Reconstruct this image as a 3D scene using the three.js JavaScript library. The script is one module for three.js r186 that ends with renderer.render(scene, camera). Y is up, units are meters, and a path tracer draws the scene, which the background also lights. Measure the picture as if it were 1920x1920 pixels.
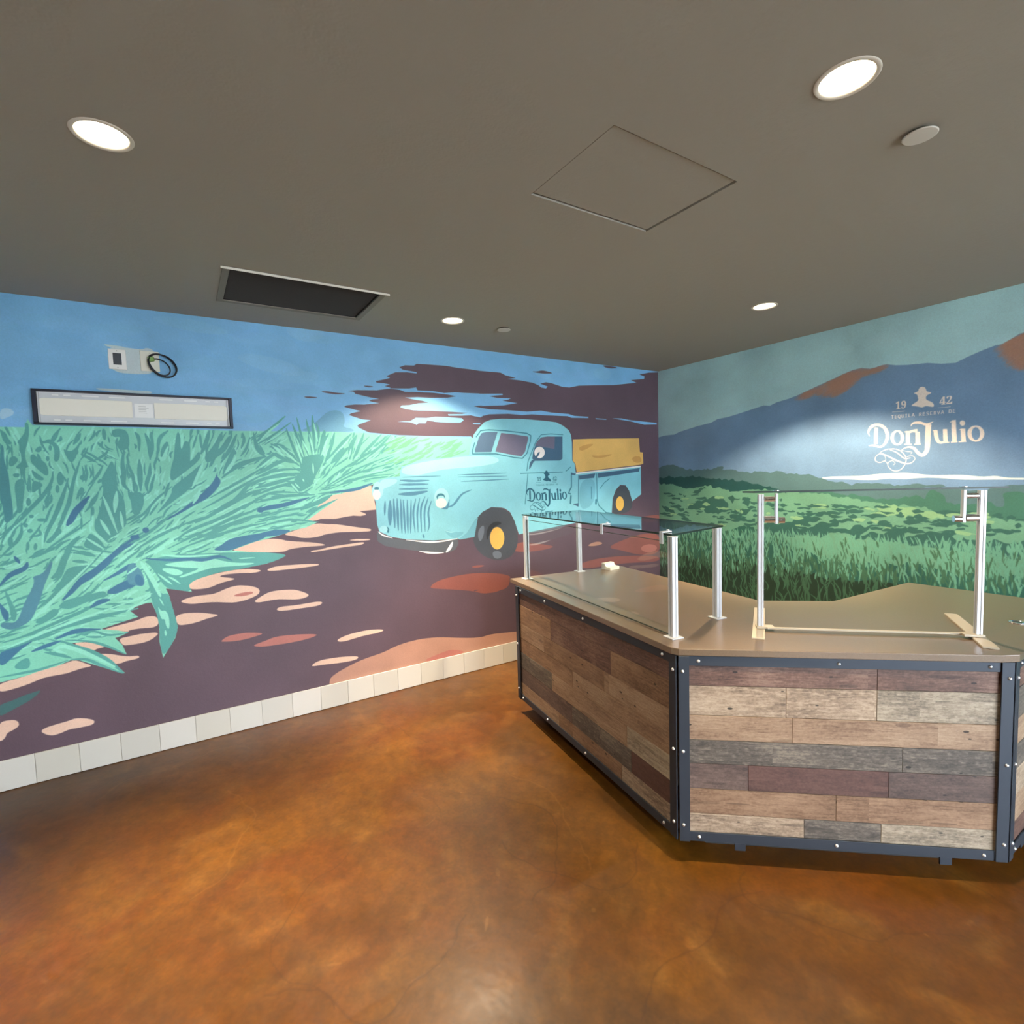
import * as THREE from 'three';
import { mergeGeometries } from 'three/addons/utils/BufferGeometryUtils.js';
import { RoundedBoxGeometry } from 'three/addons/geometries/RoundedBoxGeometry.js';

// ---------------------------------------------------------------- camera, sky, exposure
const scene = new THREE.Scene();
const camera = new THREE.PerspectiveCamera(89.34, 1, 0.05, 100);
camera.position.set(-4.514, 1.716, 4.016);
{
  const yaw = 0.566, pitch = -0.068, roll = -0.030;              // heading from -z towards +x, tilt, roll
  const fwd = new THREE.Vector3(Math.sin(yaw) * Math.cos(pitch), Math.sin(pitch), -Math.cos(yaw) * Math.cos(pitch));
  const side = new THREE.Vector3(Math.cos(yaw), 0, Math.sin(yaw)), up = side.clone().cross(fwd);
  const r = side.clone().multiplyScalar(Math.cos(roll)).addScaledVector(up, Math.sin(roll));
  const u = up.clone().multiplyScalar(Math.cos(roll)).addScaledVector(side, -Math.sin(roll));
  camera.quaternion.setFromRotationMatrix(new THREE.Matrix4().makeBasis(r, u, fwd.clone().negate()));
}
scene.add(camera);
const renderer = new THREE.WebGLRenderer({ antialias: true });
renderer.toneMapping = THREE.LinearToneMapping;
renderer.toneMappingExposure = 1.4;
renderer.shadowMap.enabled = true;
scene.background = new THREE.Color(0.80, 0.90, 1.0);              // bright overcast sky, seen through the shop front behind the camera
scene.backgroundIntensity = 14;
const LAMP_COLOR = new THREE.Color(1.0, 0.80, 0.56), LAMP_SPILL = 15, LAMP_BEAM = 46;

// ---------------------------------------------------------------- helpers
const H = 2.827, XL = -6.4, ZB = 7.2, TOP = 0.965;
let seedState = 7;
const rnd = () => { seedState = (seedState * 1664525 + 1013904223) >>> 0; return seedState / 4294967296; };
const rr = (a, b) => a + (b - a) * rnd();
const used = {};
const numbered = (n) => { used[n] = (used[n] ?? -1) + 1; return used[n] ? n + '_' + String(used[n]).padStart(3, '0') : n; };
const mat = (color, roughness = 0.6, metalness = 0, more = {}) => new THREE.MeshPhysicalMaterial({ color, roughness, metalness, ...more });
function part(name, geo, m, parent, label) {
  const o = new THREE.Mesh(geo, m); o.name = name; parent.add(o);
  if (label) o.userData.label = label;
  return o;
}
function thing(name, label, category, [x, y, z] = [0, 0, 0], turn = 0, group) {
  const o = new THREE.Group(); o.name = numbered(name); scene.add(o); o.position.set(x, y, z); o.rotation.y = turn;
  o.userData = { label, category }; if (group) o.userData.group = group;
  return o;
}
function struct(name, geo, m, label) {
  const o = new THREE.Mesh(geo, m); o.name = name; scene.add(o); o.userData = { kind: 'structure' }; if (label) o.userData.label = label;
  return o;
}
const box = (w, h, d, x = 0, y = 0, z = 0) => new THREE.BoxGeometry(w, h, d).translate(x, y, z);
const cyl = (r, h, x = 0, y = 0, z = 0, n = 20) => new THREE.CylinderGeometry(r, r, h, n).translate(x, y, z);
function chamfer(w, h, d, c = 0.002) {                             // box with chamfered rims, centred, uv in metres
  const s = new THREE.Shape(), a = w / 2 - c, b = h / 2 - c;
  s.moveTo(-a, -b); s.lineTo(a, -b); s.lineTo(a, b); s.lineTo(-a, b); s.closePath();
  const g = new THREE.ExtrudeGeometry(s, { depth: d - 2 * c, bevelEnabled: true, bevelThickness: c, bevelSize: c, bevelSegments: 1, steps: 1 });
  return g.translate(0, 0, -(d - 2 * c) / 2);
}
function prism(pts, y0, y1, c = 0, segments = 1) {                 // upright prism over plan points [x, z]
  const s = new THREE.Shape(pts.map(([x, z]) => new THREE.Vector2(x, z)));
  const g = new THREE.ExtrudeGeometry(s, { depth: y1 - y0 - 2 * c, bevelEnabled: c > 0, bevelThickness: c, bevelSize: c, bevelOffset: -c, bevelSegments: segments, steps: 1 });
  return g.rotateX(Math.PI / 2).translate(0, y1 - c, 0);
}
const ring2 = (pts) => pts;                                        // plan outline as given

// ---------------------------------------------------------------- value noise
const NT = new Float32Array(65536); for (let i = 0; i < 65536; i++) NT[i] = rnd();
const lat = (x, y) => NT[((x & 255) + ((y & 255) << 8)) & 65535];
function vnoise(x, y) {
  const xi = Math.floor(x), yi = Math.floor(y), fx = x - xi, fy = y - yi, sx = fx * fx * (3 - 2 * fx), sy = fy * fy * (3 - 2 * fy);
  const a = lat(xi, yi), b = lat(xi + 1, yi), c = lat(xi, yi + 1), d = lat(xi + 1, yi + 1);
  return a + (b - a) * sx + (c - a) * sy + (a - b - c + d) * sx * sy;
}
const fbm = (x, y, n = 4) => { let s = 0, a = 0.5, t = 0; for (let i = 0; i < n; i++) { s += a * vnoise(x, y); t += a; a *= 0.5; x = x * 2.03 + 17.1; y = y * 2.03 + 5.7; } return s / t; };
function canvasOf(w, h) { const c = document.createElement('canvas'); c.width = w; c.height = h; return [c, c.getContext('2d')]; }
function textureOf(c, srgb = true) {
  const t = new THREE.CanvasTexture(c); if (srgb) t.colorSpace = THREE.SRGBColorSpace;
  t.wrapS = t.wrapT = THREE.RepeatWrapping; t.anisotropy = 8; return t;
}
function greyTexture(w, h, f) {
  const d = new Uint8Array(w * h * 4);
  for (let y = 0, o = 0; y < h; y++) for (let x = 0; x < w; x++, o += 4) { const v = Math.max(0, Math.min(255, f(x, y) * 255)); d[o] = d[o + 1] = d[o + 2] = v; d[o + 3] = 255; }
  const t = new THREE.DataTexture(d, w, h); t.magFilter = THREE.LinearFilter; t.minFilter = THREE.LinearMipmapLinearFilter; t.generateMipmaps = true; t.wrapS = t.wrapT = THREE.RepeatWrapping; t.needsUpdate = true; return t;
}

// ---------------------------------------------------------------- the two painted murals (outlines in millimetres on the wall)
const PAINT = {
  sky: '#7ebae6', halo: '#c6d6da', paleblue: '#a9d0e8', plum: '#5e4b57', bush: '#6ca6c6', peach: '#e4c2ae', red: '#b8756c', clay: '#b88c7a', rust: '#8e5650',
  mint: '#84d6bd', mintlight: '#94e3cd', teal: '#57a59f', tealdeep: '#4d959b', navy: '#417b9c', navylight: '#5390a5', shade_leaf: '#3f6a6c', fieldgreen: '#72b894',
  body: '#84c8d6', bodylight: '#a0d8e0', bodyshade: '#74b6c8', bodyline: '#38798e', runner: '#80b4c4', glassblue: '#57738e', glassplum: '#6d6a80', glassdoor: '#41647f', cream: '#f0e9e4', wood: '#e3b566', woodshade: '#d09a52',
  tyre: '#474c54', tyrelight: '#6b7480', black: '#2b2e33', gold: '#e8b95c', grille: '#4f87a2', lamp: '#fbeadf', chrome: '#5a6068', white: '#ffffff',
  tealsky: '#b0d9de', ridge: '#7697b8', ridgelight_soft: '#7f96ab', ochre_soft: '#b08672', pale: '#e8f0e6', fartree: '#557679', darktree: '#22504e', midtree: '#427563', field: '#6c9f82', fieldbright: '#8ab586', fielddark: '#356459',
  grassdark: '#2f6254', grassdeep: '#263f2e', blade: '#6ba588', bladedark: '#436c50', ink: '#f3e6da',
};
const LEFT_MURAL = [
['P','halo',0,-4844,2584,-4740,2582,-4681,2578,-4597,2597,-4607,2437,-4691,2423,-4842,2427],
['P','halo',0,-4864,2591,-4831,2591,-4750,2587,-4757,2570,-4832,2575],
['P','halo',0,-4680,2588,-4603,2593,-4607,2443,-4688,2430],
['P','halo',0,-4933,2325,-4822,2326,-4703,2321,-4634,2325,-4633,2302,-4863,2307],
['P','paleblue',0,-5345,2183,-5301,2188,-5281,2159,-5316,2134,-5350,2118],
['A','plum',0,-2987,2615,-2938,2635,-2862,2639,-2838,2655,-2713,2659,-2576,2662,-2468,2654,-2340,2653,-2252,2647,-2039,2649,-1990,2630,-1879,2614,-1971,2598,-1828,2596,-1691,2584,-1627,2567,-1595,2547,-1540,2542,-1517,2561,-1604,2582,-1538,2600,-1471,2596,-1335,2569,-1253,2570,-1132,2596,-947,2612,-662,2633,-513,2655,-331,2681,-415,2702,-216,2729,-208,2757,-287,2772,-142,2803,23,2820,39,1867,-1,-826,-2471,-194,-2360,1929,-2354,2068,-2363,2076,-2739,2073,-3009,2076,-3253,2092,-3281,2102,-3334,2128,-3347,2141,-3326,2155,-3263,2178,-3238,2187,-3311,2193,-3404,2221,-3390,2234,-3314,2254,-3355,2262,-3438,2282,-3420,2293,-3353,2303,-3284,2305,-3164,2322,-3221,2330,-3245,2337,-3220,2347,-3163,2355,-3233,2363,-3349,2384,-3362,2400,-3402,2402,-3334,2413,-3181,2421,-3080,2440,-3065,2448,-3115,2458,-3071,2473,-3121,2480,-3178,2479,-3185,2491,-3105,2512,-3068,2525,-3097,2537,-3022,2572,-2925,2580,-2842,2578,-2841,2589,-2910,2594,-2962,2600],
['A','sky',0,-3087,2442,-2916,2453,-2851,2465,-2840,2443,-2707,2445,-2602,2435,-2493,2448,-2417,2447,-2269,2451,-2260,2450,-2026,2464,-2022,2452,-2165,2435,-2087,2423,-1937,2427,-1968,2413,-2029,2401,-1866,2388,-2020,2360,-2264,2342,-2237,2349,-2326,2338,-2265,2329,-2265,2329,-2169,2319,-2022,2320,-1838,2317,-1764,2315,-1602,2331,-1479,2318,-1272,2313,-1201,2297,-1018,2295,-1018,2281,-1237,2277,-1284,2290,-1548,2289,-1712,2291,-1818,2280,-1972,2286,-2171,2274,-2268,2249,-2222,2263,-2259,2244,-2321,2252,-2355,2258,-2451,2252,-2569,2248,-2576,2259,-2441,2268,-2389,2278,-2542,2281,-2730,2282,-2886,2279,-2954,2287,-2994,2299,-2983,2312,-2915,2319,-2837,2337,-2747,2349,-2805,2360,-2874,2365,-2953,2377,-2843,2387,-2725,2387,-2571,2397,-2491,2415,-2569,2423,-2699,2430,-2841,2427,-2948,2422,-2992,2436,-3080,2440],
['A','sky',0,-3026,2182,-2913,2192,-2866,2219,-2772,2221,-2692,2234,-2569,2235,-2443,2230,-2427,2212,-2462,2191,-2588,2188,-2693,2192,-2765,2201,-2782,2178,-2844,2176,-2860,2161,-2891,2175,-2928,2182],
['A','sky',0,-2341,2191,-2261,2195,-2270,2182,-2332,2182],
['A','sky',0,-924,2284,-776,2281,-776,2272,-918,2273],
['A','sky',0,-696,2290,-562,2294,-424,2279,-253,2272,-28,2263,-25,2245,-224,2237,-424,2266],
['P','plum',0,-3288,2446,-3263,2453,-3194,2448,-3236,2439],
['P','plum',0,-3610,2384,-3559,2392,-3495,2382,-3409,2382,-3482,2370,-3553,2375],
['P','plum',0,-3731,2340,-3687,2346,-3612,2340,-3688,2330],
['P','plum',0,-1709,2685,-1634,2693,-1589,2707,-1534,2706,-1440,2691,-1535,2681,-1612,2680],
['P','plum',0,-821,2822,-711,2824,-591,2818,-685,2799,-776,2802],
['P','bush',0,-3774,2090,-3699,2123,-3650,2160,-3600,2206,-3560,2242,-3491,2258,-3444,2232,-3437,2162,-3457,2129,-3384,2121,-3365,2095,-3568,2087],
['A','plum',0,-5429,1305,-4662,1214,-4292,1354,-3158,1720,-2282,1882,-2402,-1208,-5525,-39],
['A','peach',0,-3259,1678,-3256,1630,-3242,1573,-3231,1489,-3360,1483,-3316,1463,-3313,1452,-3356,1446,-3411,1453,-3466,1448,-3548,1437,-3653,1444,-3679,1435,-3805,1431,-3798,1573,-3643,1624,-3565,1626,-3484,1639,-3373,1668],
['P','peach',0,-3917,1351,-3848,1371,-3706,1413,-3654,1412,-3603,1400,-3550,1399,-3388,1362,-3287,1342,-3274,1333,-3289,1320,-3418,1327,-3526,1334,-3633,1326,-3670,1313,-3737,1308,-3802,1314,-3826,1327,-3874,1336],
['P','peach',0,-4265,1267,-4182,1299,-4097,1320,-4004,1330,-3934,1318,-3896,1301,-3763,1281,-3688,1269,-3619,1246,-3663,1242,-3765,1247,-3890,1240,-3915,1222,-4102,1239],
['P','peach',0,-3465,1267,-3393,1272,-3365,1267,-3286,1262,-3289,1251,-3394,1255],
['P','peach',0,-3742,1207,-3716,1215,-3665,1215,-3612,1229,-3450,1238,-3349,1243,-3330,1232,-3373,1219,-3478,1218,-3639,1207,-3727,1200],
['P','peach',0,-4047,1107,-3985,1128,-3860,1124,-3687,1113,-3679,1097,-3819,1094,-4007,1094],
['P','peach',0,-4538,1081,-4447,1102,-4340,1125,-4231,1134,-4141,1129,-4069,1107,-4120,1098,-4276,1110,-4350,1100,-4243,1075,-4244,1065,-4323,1056,-4388,1031,-4430,1027,-4508,1033],
['P','peach',0,-4222,1129,-4184,1129,-4096,1119,-4069,1104,-4127,1095,-4214,1109],
['P','peach',0,-4569,962,-4536,977,-4474,987,-4370,983,-4304,1009,-4237,1024,-4171,1015,-4104,990,-4089,962,-4107,934,-4199,907,-4279,907,-4352,926,-4436,934,-4498,934,-4538,945],
['P','red',0,-4263,955,-4214,968,-4151,969,-4126,957,-4175,942,-4233,945],
['P','peach',0,-4139,894,-4088,923,-4025,953,-3881,946,-3818,923,-3754,884,-3810,864,-3885,869,-3988,891,-4100,880],
['P','peach',0,-3997,813,-3971,832,-3855,824,-3768,828,-3691,828,-3669,812,-3704,794,-3824,796,-3962,796],
['P','red',0,-4351,655,-4301,686,-4190,682,-4078,659,-4123,646,-4238,633,-4343,646],
['P','red',0,-4268,677,-4209,688,-4083,659,-4133,646,-4250,644],
['P','red',0,-4166,585,-4076,601,-4003,621,-3867,608,-3709,582,-3761,562,-3870,554,-4027,557,-4118,564],
['P','peach',0,-3594,503,-3534,530,-3414,544,-3290,539,-3202,519,-3254,503,-3379,506,-3536,484],
['P','peach',0,-3789,345,-3737,379,-3635,380,-3519,367,-3423,349,-3437,325,-3544,324,-3705,342],
['P','clay',0,-3661,216,-3607,252,-3523,282,-3388,320,-3224,336,-3105,375,-2929,386,-2760,373,-2540,321,-2340,284,-2242,297,-2043,278,-1949,267,-1709,237,-1719,-82,-3189,-14,-3649,104],
['P','red',0,-2902,194,-2767,219,-2649,238,-2575,222,-2485,186,-2622,160,-2769,165],
['P','rust',0,-2812,803,-2754,848,-2593,874,-2364,876,-2124,842,-1982,795,-2043,759,-2096,673,-2293,673,-2386,715,-2597,759,-2742,787],
['S','plum',19,-2697,834,-2595,806,-2490,799],
['S','plum',25,-2386,715,-2209,746,-2026,764],
['P','rust',0,-2416,934,-2345,944,-2251,928,-2347,916],
['P','rust',0,-1974,1034,-1946,1089,-1859,1103,-1771,1094,-1774,1013,-1862,1008],
['P','peach',0,-5477,403,-5435,406,-5405,399,-5391,380,-5392,359,-5415,344,-5446,332,-5451,312,-5467,293,-5485,295],
['P','peach',0,-5305,301,-5278,317,-5225,322,-5175,327,-5141,335,-5091,319,-5057,300,-5052,283,-5066,269,-5128,271,-5179,274,-5213,262,-5249,257,-5278,270],
['P','peach',0,-5462,621,-5425,633,-5363,640,-5299,659,-5234,675,-5168,678,-5120,694,-5075,661,-5035,634,-5094,634,-5155,617,-5212,617,-5270,616,-5326,596,-5383,583,-5465,574],
['P','peach',0,-5127,797,-5066,792,-5009,769,-4965,739,-5011,738,-5032,726,-5063,739],
['P','peach',0,-5013,704,-4961,697,-4869,657,-4810,651,-4817,654,-4801,641,-4822,632,-4867,630,-4878,629,-4908,619,-4944,629,-4981,663],
['P','peach',0,-4986,850,-4878,867,-4796,878,-4760,896,-4692,887,-4691,813,-4809,826,-4854,820,-4844,812,-4916,831],
['P','peach',0,-4905,780,-4846,783,-4802,788,-4782,788,-4685,781,-4728,744,-4767,728,-4860,728,-4886,733],
['P','peach',0,-4603,869,-4562,882,-4501,877,-4440,866,-4395,851,-4351,838,-4370,829,-4430,822,-4485,805,-4567,803,-4591,812],
['P','rust',0,-1977,1030,-1946,1085,-1857,1093,-1695,1073,-1484,1031,-1528,1010,-1697,1001,-1850,1008],
['P','clay',0,-1072,987,-1005,1017,-908,1022,-842,992,-958,976],
['P','rust',0,-812,947,-528,1015,-258,1050,12,1027,8,795,-317,810,-596,897],
['P','red',0,-316,878,-260,922,-119,919,-34,880,-64,833,-206,828],
['P','rust',0,-1211,807,-1034,841,-726,844,-399,819,-7,776,-8,705,-467,748,-791,757,-1095,757],
['P','rust',0,-296,1225,-171,1241,15,1241,14,1168,-144,1165,-269,1189],
['P','rust',0,-2776,823,-2635,859,-2156,845,-1986,798,-2049,657,-2434,738],
['A','mint',0,-5374,2081,-5250,2082,-5233,2128,-5223,2110,-5213,2095,-4607,2091,-4185,2084,-3549,2093,-3321,2090,-3140,2077,-2964,2067,-2328,2064,-2343,1673,-3232,1693,-3259,1681,-3373,1657,-3484,1628,-3565,1616,-3630,1581,-3685,1519,-3524,1584,-3649,1506,-3745,1443,-3674,1422,-3758,1390,-3858,1372,-3893,1359,-4004,1332,-4098,1315,-4249,1269,-3906,1195,-4039,1152,-4231,1134,-4340,1128,-4521,1083,-4497,1016,-4576,1040,-4638,1059,-4625,1016,-4617,967,-4605,894,-4590,795,-4608,726,-4682,608,-4695,719,-4689,813,-4695,895,-4721,979,-4751,979,-4845,957,-4794,899,-4877,881,-4986,855,-4902,832,-4852,809,-4904,789,-4919,787,-4886,735,-4868,671,-4923,719,-4975,753,-5042,789,-5127,797,-5095,760,-5036,725,-4963,659,-4930,624,-4883,553,-4946,589,-5025,636,-5100,685,-5140,693,-5201,672,-5283,660,-5347,644,-5455,632,-5477,631],
['P','shade_leaf',0,-5470,505,-5418,512,-5371,530,-5314,541,-5281,546,-5302,521,-5342,492,-5390,471,-5432,452,-5475,434],
['K','teal',0],
['P','teal',0,-5248,2108,-5230,2109,-5231,2043,-5245,1981,-5260,1932,-5253,1865,-5244,1857,-5266,1847,-5303,1846,-5296,1866,-5273,1882,-5276,1932,-5275,1989,-5290,1993,-5256,2038,-5245,2072],
['P','teal',0,-5356,2077,-5329,2041,-5319,2009,-5305,1989,-5321,1980,-5341,1992,-5350,2037],
['P','teal',0,-5332,1862,-5326,1907,-5304,1921,-5287,1899,-5295,1882,-5314,1858],
['P','teal',0,-5304,1784,-5270,1791,-5271,1733,-5286,1651,-5290,1597,-5315,1586,-5312,1673,-5316,1743],
['P','teal',0,-5320,1817,-5287,1821,-5291,1796,-5313,1797],
['P','teal',0,-5236,1844,-5213,1815,-5183,1789,-5190,1774,-5221,1782,-5235,1815],
['P','teal',0,-5237,1774,-5210,1769,-5189,1751,-5206,1731,-5243,1699,-5243,1732],
['P','teal',0,-5236,1882,-5236,1923,-5220,1931,-5206,1906,-5182,1890,-5165,1864,-5162,1810,-5176,1801,-5199,1827,-5222,1861],
['P','teal',0,-5216,1952,-5192,1977,-5180,1969,-5185,1944,-5204,1936],
['P','teal',0,-5196,2010,-5168,2002,-5148,2019,-5127,2003,-5103,1969,-5104,1914,-5119,1881,-5136,1889,-5128,1931,-5131,1982,-5159,1994,-5176,1986],
['P','teal',0,-5090,1965,-5069,1944,-5045,1948,-5024,1974,-5008,2004,-5002,2000,-5022,1953,-5032,1905,-5057,1871,-5075,1906],
['P','teal',0,-5127,1804,-5109,1834,-5096,1791,-5098,1757,-5119,1738,-5130,1771],
['P','teal',0,-5046,1686,-5019,1741,-5001,1706,-5041,1669],
['P','teal',0,-4864,1896,-4853,1851,-4846,1784,-4851,1718,-4825,1672,-4815,1604,-4816,1536,-4815,1491,-4839,1465,-4861,1449,-4907,1408,-4929,1383,-4954,1435,-4979,1477,-4961,1533,-4935,1611,-4925,1667,-4914,1720,-4928,1769,-4897,1825],
['P','teal',0,-4935,2079,-4927,2044,-4965,2000,-4971,2005,-4944,2048],
['P','teal',0,-4897,2084,-4880,2076,-4881,2019,-4895,2010,-4903,2049],
['P','teal',0,-4855,2081,-4777,2083,-4767,2016,-4774,1962,-4811,1949,-4828,1962,-4833,1993,-4805,2038,-4852,2028],
['P','teal',0,-4799,1680,-4743,1695,-4754,1532,-4785,1557,-4781,1625],
['P','teal',0,-5039,1446,-5059,1404,-5095,1369,-5123,1333,-5126,1350,-5103,1395,-5071,1427],
['P','teal',0,-5017,1418,-4994,1460,-4927,1370,-4954,1332,-5005,1351,-5037,1376],
['P','teal',0,-5209,1414,-5184,1403,-5148,1447,-5121,1471,-5144,1507,-5164,1457],
['P','teal',0,-4993,1879,-4951,1892,-4926,1909,-4878,1953,-4870,1971,-4883,1922,-4923,1896,-4969,1879],
['P','teal',0,-4930,2009,-4904,1984,-4898,1970,-4918,1975],
['P','teal',0,-5026,1798,-4991,1814,-4990,1766,-5021,1772],
['P','tealdeep',0,-5359,1988,-5342,1972,-5348,1899,-5339,1850,-5334,1797,-5334,1715,-5330,1633,-5332,1563,-5371,1532,-5369,1594,-5374,1656,-5384,1676],
['S','teal',19,-5142,1830,-5152,1771,-5196,1688,-5265,1604,-5305,1552,-5396,1469],
['S','teal',23,-5076,1786,-5098,1714,-5126,1630,-5154,1559,-5195,1468,-5209,1414],
['S','teal',21,-5016,1888,-5041,1811,-5059,1747,-5083,1640,-5107,1577,-5135,1502,-5161,1457],
['S','teal',12,-5007,1923,-4984,1966],
['S','teal',18,-4908,1861,-4933,1809,-4956,1774,-4989,1736],
['S','teal',25,-4799,1958,-4812,1873,-4809,1806,-4814,1739,-4787,1697],
['S','teal',14,-4788,1913,-4781,1850,-4763,1782,-4769,1697],
['S','teal',12,-4985,1534,-5047,1482,-5116,1436,-5202,1367,-5220,1343],
['S','teal',18,-5300,1535,-5305,1477,-5326,1433,-5356,1399,-5405,1342],
['S','teal',10,-5096,1885,-5081,1859,-5074,1812],
['S','teal',13,-4997,1923,-4968,1896,-4942,1879],
['S','teal',11,-4974,1853,-4967,1809,-4976,1783],
['S','teal',16,-4940,1703,-4964,1643,-5013,1580],
['S','teal',13,-4973,1613,-4977,1556],
['S','teal',13,-4994,1862,-4988,1810,-4998,1758],
['S','teal',11,-5252,1791,-5259,1733,-5254,1708],
['S','teal',17,-5247,1413,-5253,1372],
['S','teal',15,-5228,1496,-5224,1462,-5260,1453],
['S','navy',35,-4986,1675,-5027,1624,-5057,1583,-5083,1533,-5102,1504],
['S','navy',32,-4761,1423,-4808,1372,-4898,1318],
['P','teal',0,-5272,1519,-5275,1512,-5281,1507,-5287,1508,-5292,1513,-5294,1520,-5291,1528,-5286,1532,-5279,1531,-5274,1526],
['P','teal',0,-5254,1486,-5257,1479,-5264,1475,-5271,1475,-5277,1480,-5279,1488,-5276,1495,-5270,1499,-5262,1498,-5256,1493],
['P','teal',0,-5342,1431,-5346,1413,-5352,1402,-5359,1403,-5364,1415,-5365,1433,-5361,1451,-5355,1461,-5348,1461,-5343,1449],
['P','teal',0,-5274,1399,-5277,1385,-5281,1376,-5286,1376,-5289,1386,-5290,1401,-5287,1415,-5283,1424,-5278,1424,-5275,1414],
['P','teal',0,-5184,1544,-5189,1538,-5202,1535,-5218,1537,-5230,1541,-5234,1547,-5229,1553,-5216,1556,-5201,1555,-5188,1550],
['P','teal',0,-5170,1645,-5174,1626,-5180,1615,-5187,1616,-5192,1627,-5193,1646,-5189,1665,-5183,1676,-5176,1675,-5171,1664],
['P','teal',0,-5250,1653,-5254,1639,-5260,1630,-5266,1630,-5271,1640,-5272,1654,-5269,1669,-5263,1678,-5256,1677,-5252,1668],
['P','teal',0,-5244,1569,-5246,1563,-5252,1560,-5259,1560,-5264,1564,-5266,1571,-5263,1577,-5257,1580,-5251,1580,-5245,1575],
['P','teal',0,-5166,1948,-5167,1945,-5170,1943,-5174,1943,-5177,1945,-5178,1948,-5177,1951,-5174,1953,-5170,1953,-5167,1951],
['P','teal',0,-5153,1902,-5155,1892,-5159,1886,-5164,1886,-5168,1892,-5169,1902,-5167,1912,-5162,1918,-5157,1918,-5154,1912],
['P','teal',0,-5137,1965,-5139,1955,-5144,1949,-5149,1949,-5152,1955,-5153,1965,-5151,1975,-5147,1981,-5142,1981,-5138,1975],
['P','teal',0,-5382,1410,-5384,1404,-5389,1401,-5395,1401,-5399,1405,-5400,1411,-5398,1417,-5393,1421,-5388,1420,-5383,1416],
['P','teal',0,-5120,1723,-5123,1709,-5128,1699,-5134,1700,-5138,1709,-5139,1724,-5136,1739,-5131,1748,-5125,1748,-5121,1738],
['P','teal',0,-4887,1900,-4889,1895,-4893,1892,-4899,1892,-4903,1895,-4904,1900,-4902,1905,-4898,1909,-4892,1909,-4888,1905],
['S','mintlight',16,-4921,1672,-4896,1573,-4865,1441],
['S','mintlight',23,-4852,1700,-4871,1567],
['S','mintlight',19,-4944,1531,-4902,1430],
['S','mintlight',16,-4842,1574,-4835,1461],
['S','mintlight',16,-4993,1469,-4919,1378],
['S','mintlight',13,-5017,1422,-4939,1349],
['P','teal',0,-4516,2070,-4501,2066,-4495,1963,-4476,2020,-4445,1996,-4455,1893,-4440,1888,-4403,1949,-4392,1930,-4399,1887,-4501,1799,-4576,1740,-4562,1847,-4543,1893,-4533,1986],
['P','teal',0,-4570,1712,-4487,1775,-4383,1873,-4397,1844,-4459,1703,-4535,1645,-4642,1557,-4666,1540,-4565,1670],
['P','teal',0,-4248,2085,-4271,2071,-4319,1974,-4377,1911,-4359,1863,-4315,1892,-4225,1964,-4207,2057,-4230,2042,-4268,1979,-4295,1949],
['P','teal',0,-4796,1716,-4780,1679,-4724,1695,-4714,1621,-4752,1541,-4784,1566,-4783,1634,-4799,1671],
['P','navy',0,-4278,1872,-4313,1780,-4281,1750,-4306,1697,-4373,1627,-4433,1602,-4542,1532,-4682,1467,-4621,1514,-4561,1533,-4422,1644,-4378,1690,-4324,1747],
['S','teal',20,-4737,2066,-4721,2030,-4723,1944],
['S','teal',23,-4686,2058,-4668,1985,-4670,1890],
['S','teal',16,-4651,2067,-4654,1963,-4670,1894],
['S','teal',20,-4563,2078,-4608,2032,-4628,1949],
['S','teal',37,-4573,2005,-4605,1889],
['S','teal',27,-4726,1895,-4728,1804,-4731,1695],
['S','teal',21,-4671,1871,-4679,1803,-4699,1735,-4695,1684],
['S','teal',16,-4651,1802,-4687,1689],
['S','teal',14,-4780,1850,-4764,1760,-4762,1674],
['S','teal',14,-4405,2054,-4435,1963],
['S','teal',17,-4388,2063,-4386,1964],
['S','teal',27,-4333,2084,-4359,1997,-4392,1926],
['S','teal',27,-4172,2063,-4217,1964,-4279,1867],
['S','teal',18,-4136,2073,-4130,2024,-4151,1965],
['S','teal',15,-4159,1910,-4120,1965,-4093,2044],
['S','teal',28,-4069,2075,-4048,1965,-4001,1904],
['S','teal',23,-3996,2066,-4054,2010],
['S','teal',32,-4191,1959,-4231,1871,-4270,1789],
['S','teal',30,-3996,1909,-4098,1880,-4189,1841,-4280,1765],
['S','teal',17,-3999,1849,-4104,1780,-4241,1700,-4360,1632],
['S','teal',18,-4002,1798,-4153,1712,-4288,1628,-4406,1562],
['S','teal',22,-4005,1747,-4107,1720,-4178,1648,-4248,1587],
['S','teal',31,-4008,1686,-4111,1655,-4212,1605,-4293,1560,-4380,1507,-4453,1473],
['S','teal',23,-4012,1630,-4138,1576,-4252,1518,-4362,1471,-4488,1423,-4576,1364],
['S','teal',20,-4014,1579,-4119,1525,-4209,1500,-4312,1453,-4428,1404,-4614,1316],
['S','teal',27,-4019,1493,-4098,1493,-4184,1469,-4278,1436,-4387,1391,-4480,1355],
['S','teal',21,-4022,1442,-4147,1426,-4259,1400,-4368,1369,-4560,1306],
['S','teal',13,-4353,1339,-4455,1295,-4521,1283],
['S','teal',14,-4814,1491,-4733,1544,-4652,1641,-4562,1721],
['S','teal',19,-4788,1324,-4647,1408,-4476,1485],
['S','teal',20,-4823,1360,-4754,1399,-4663,1465,-4556,1561],
['S','teal',15,-4734,1296,-4602,1385],
['S','teal',12,-4818,1428,-4753,1468],
['S','teal',19,-4498,1467,-4439,1492,-4359,1515],
['S','teal',12,-4536,1494,-4444,1554],
['S','teal',14,-4618,1443,-4567,1505],
['S','teal',11,-4642,1617,-4696,1537],
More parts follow.
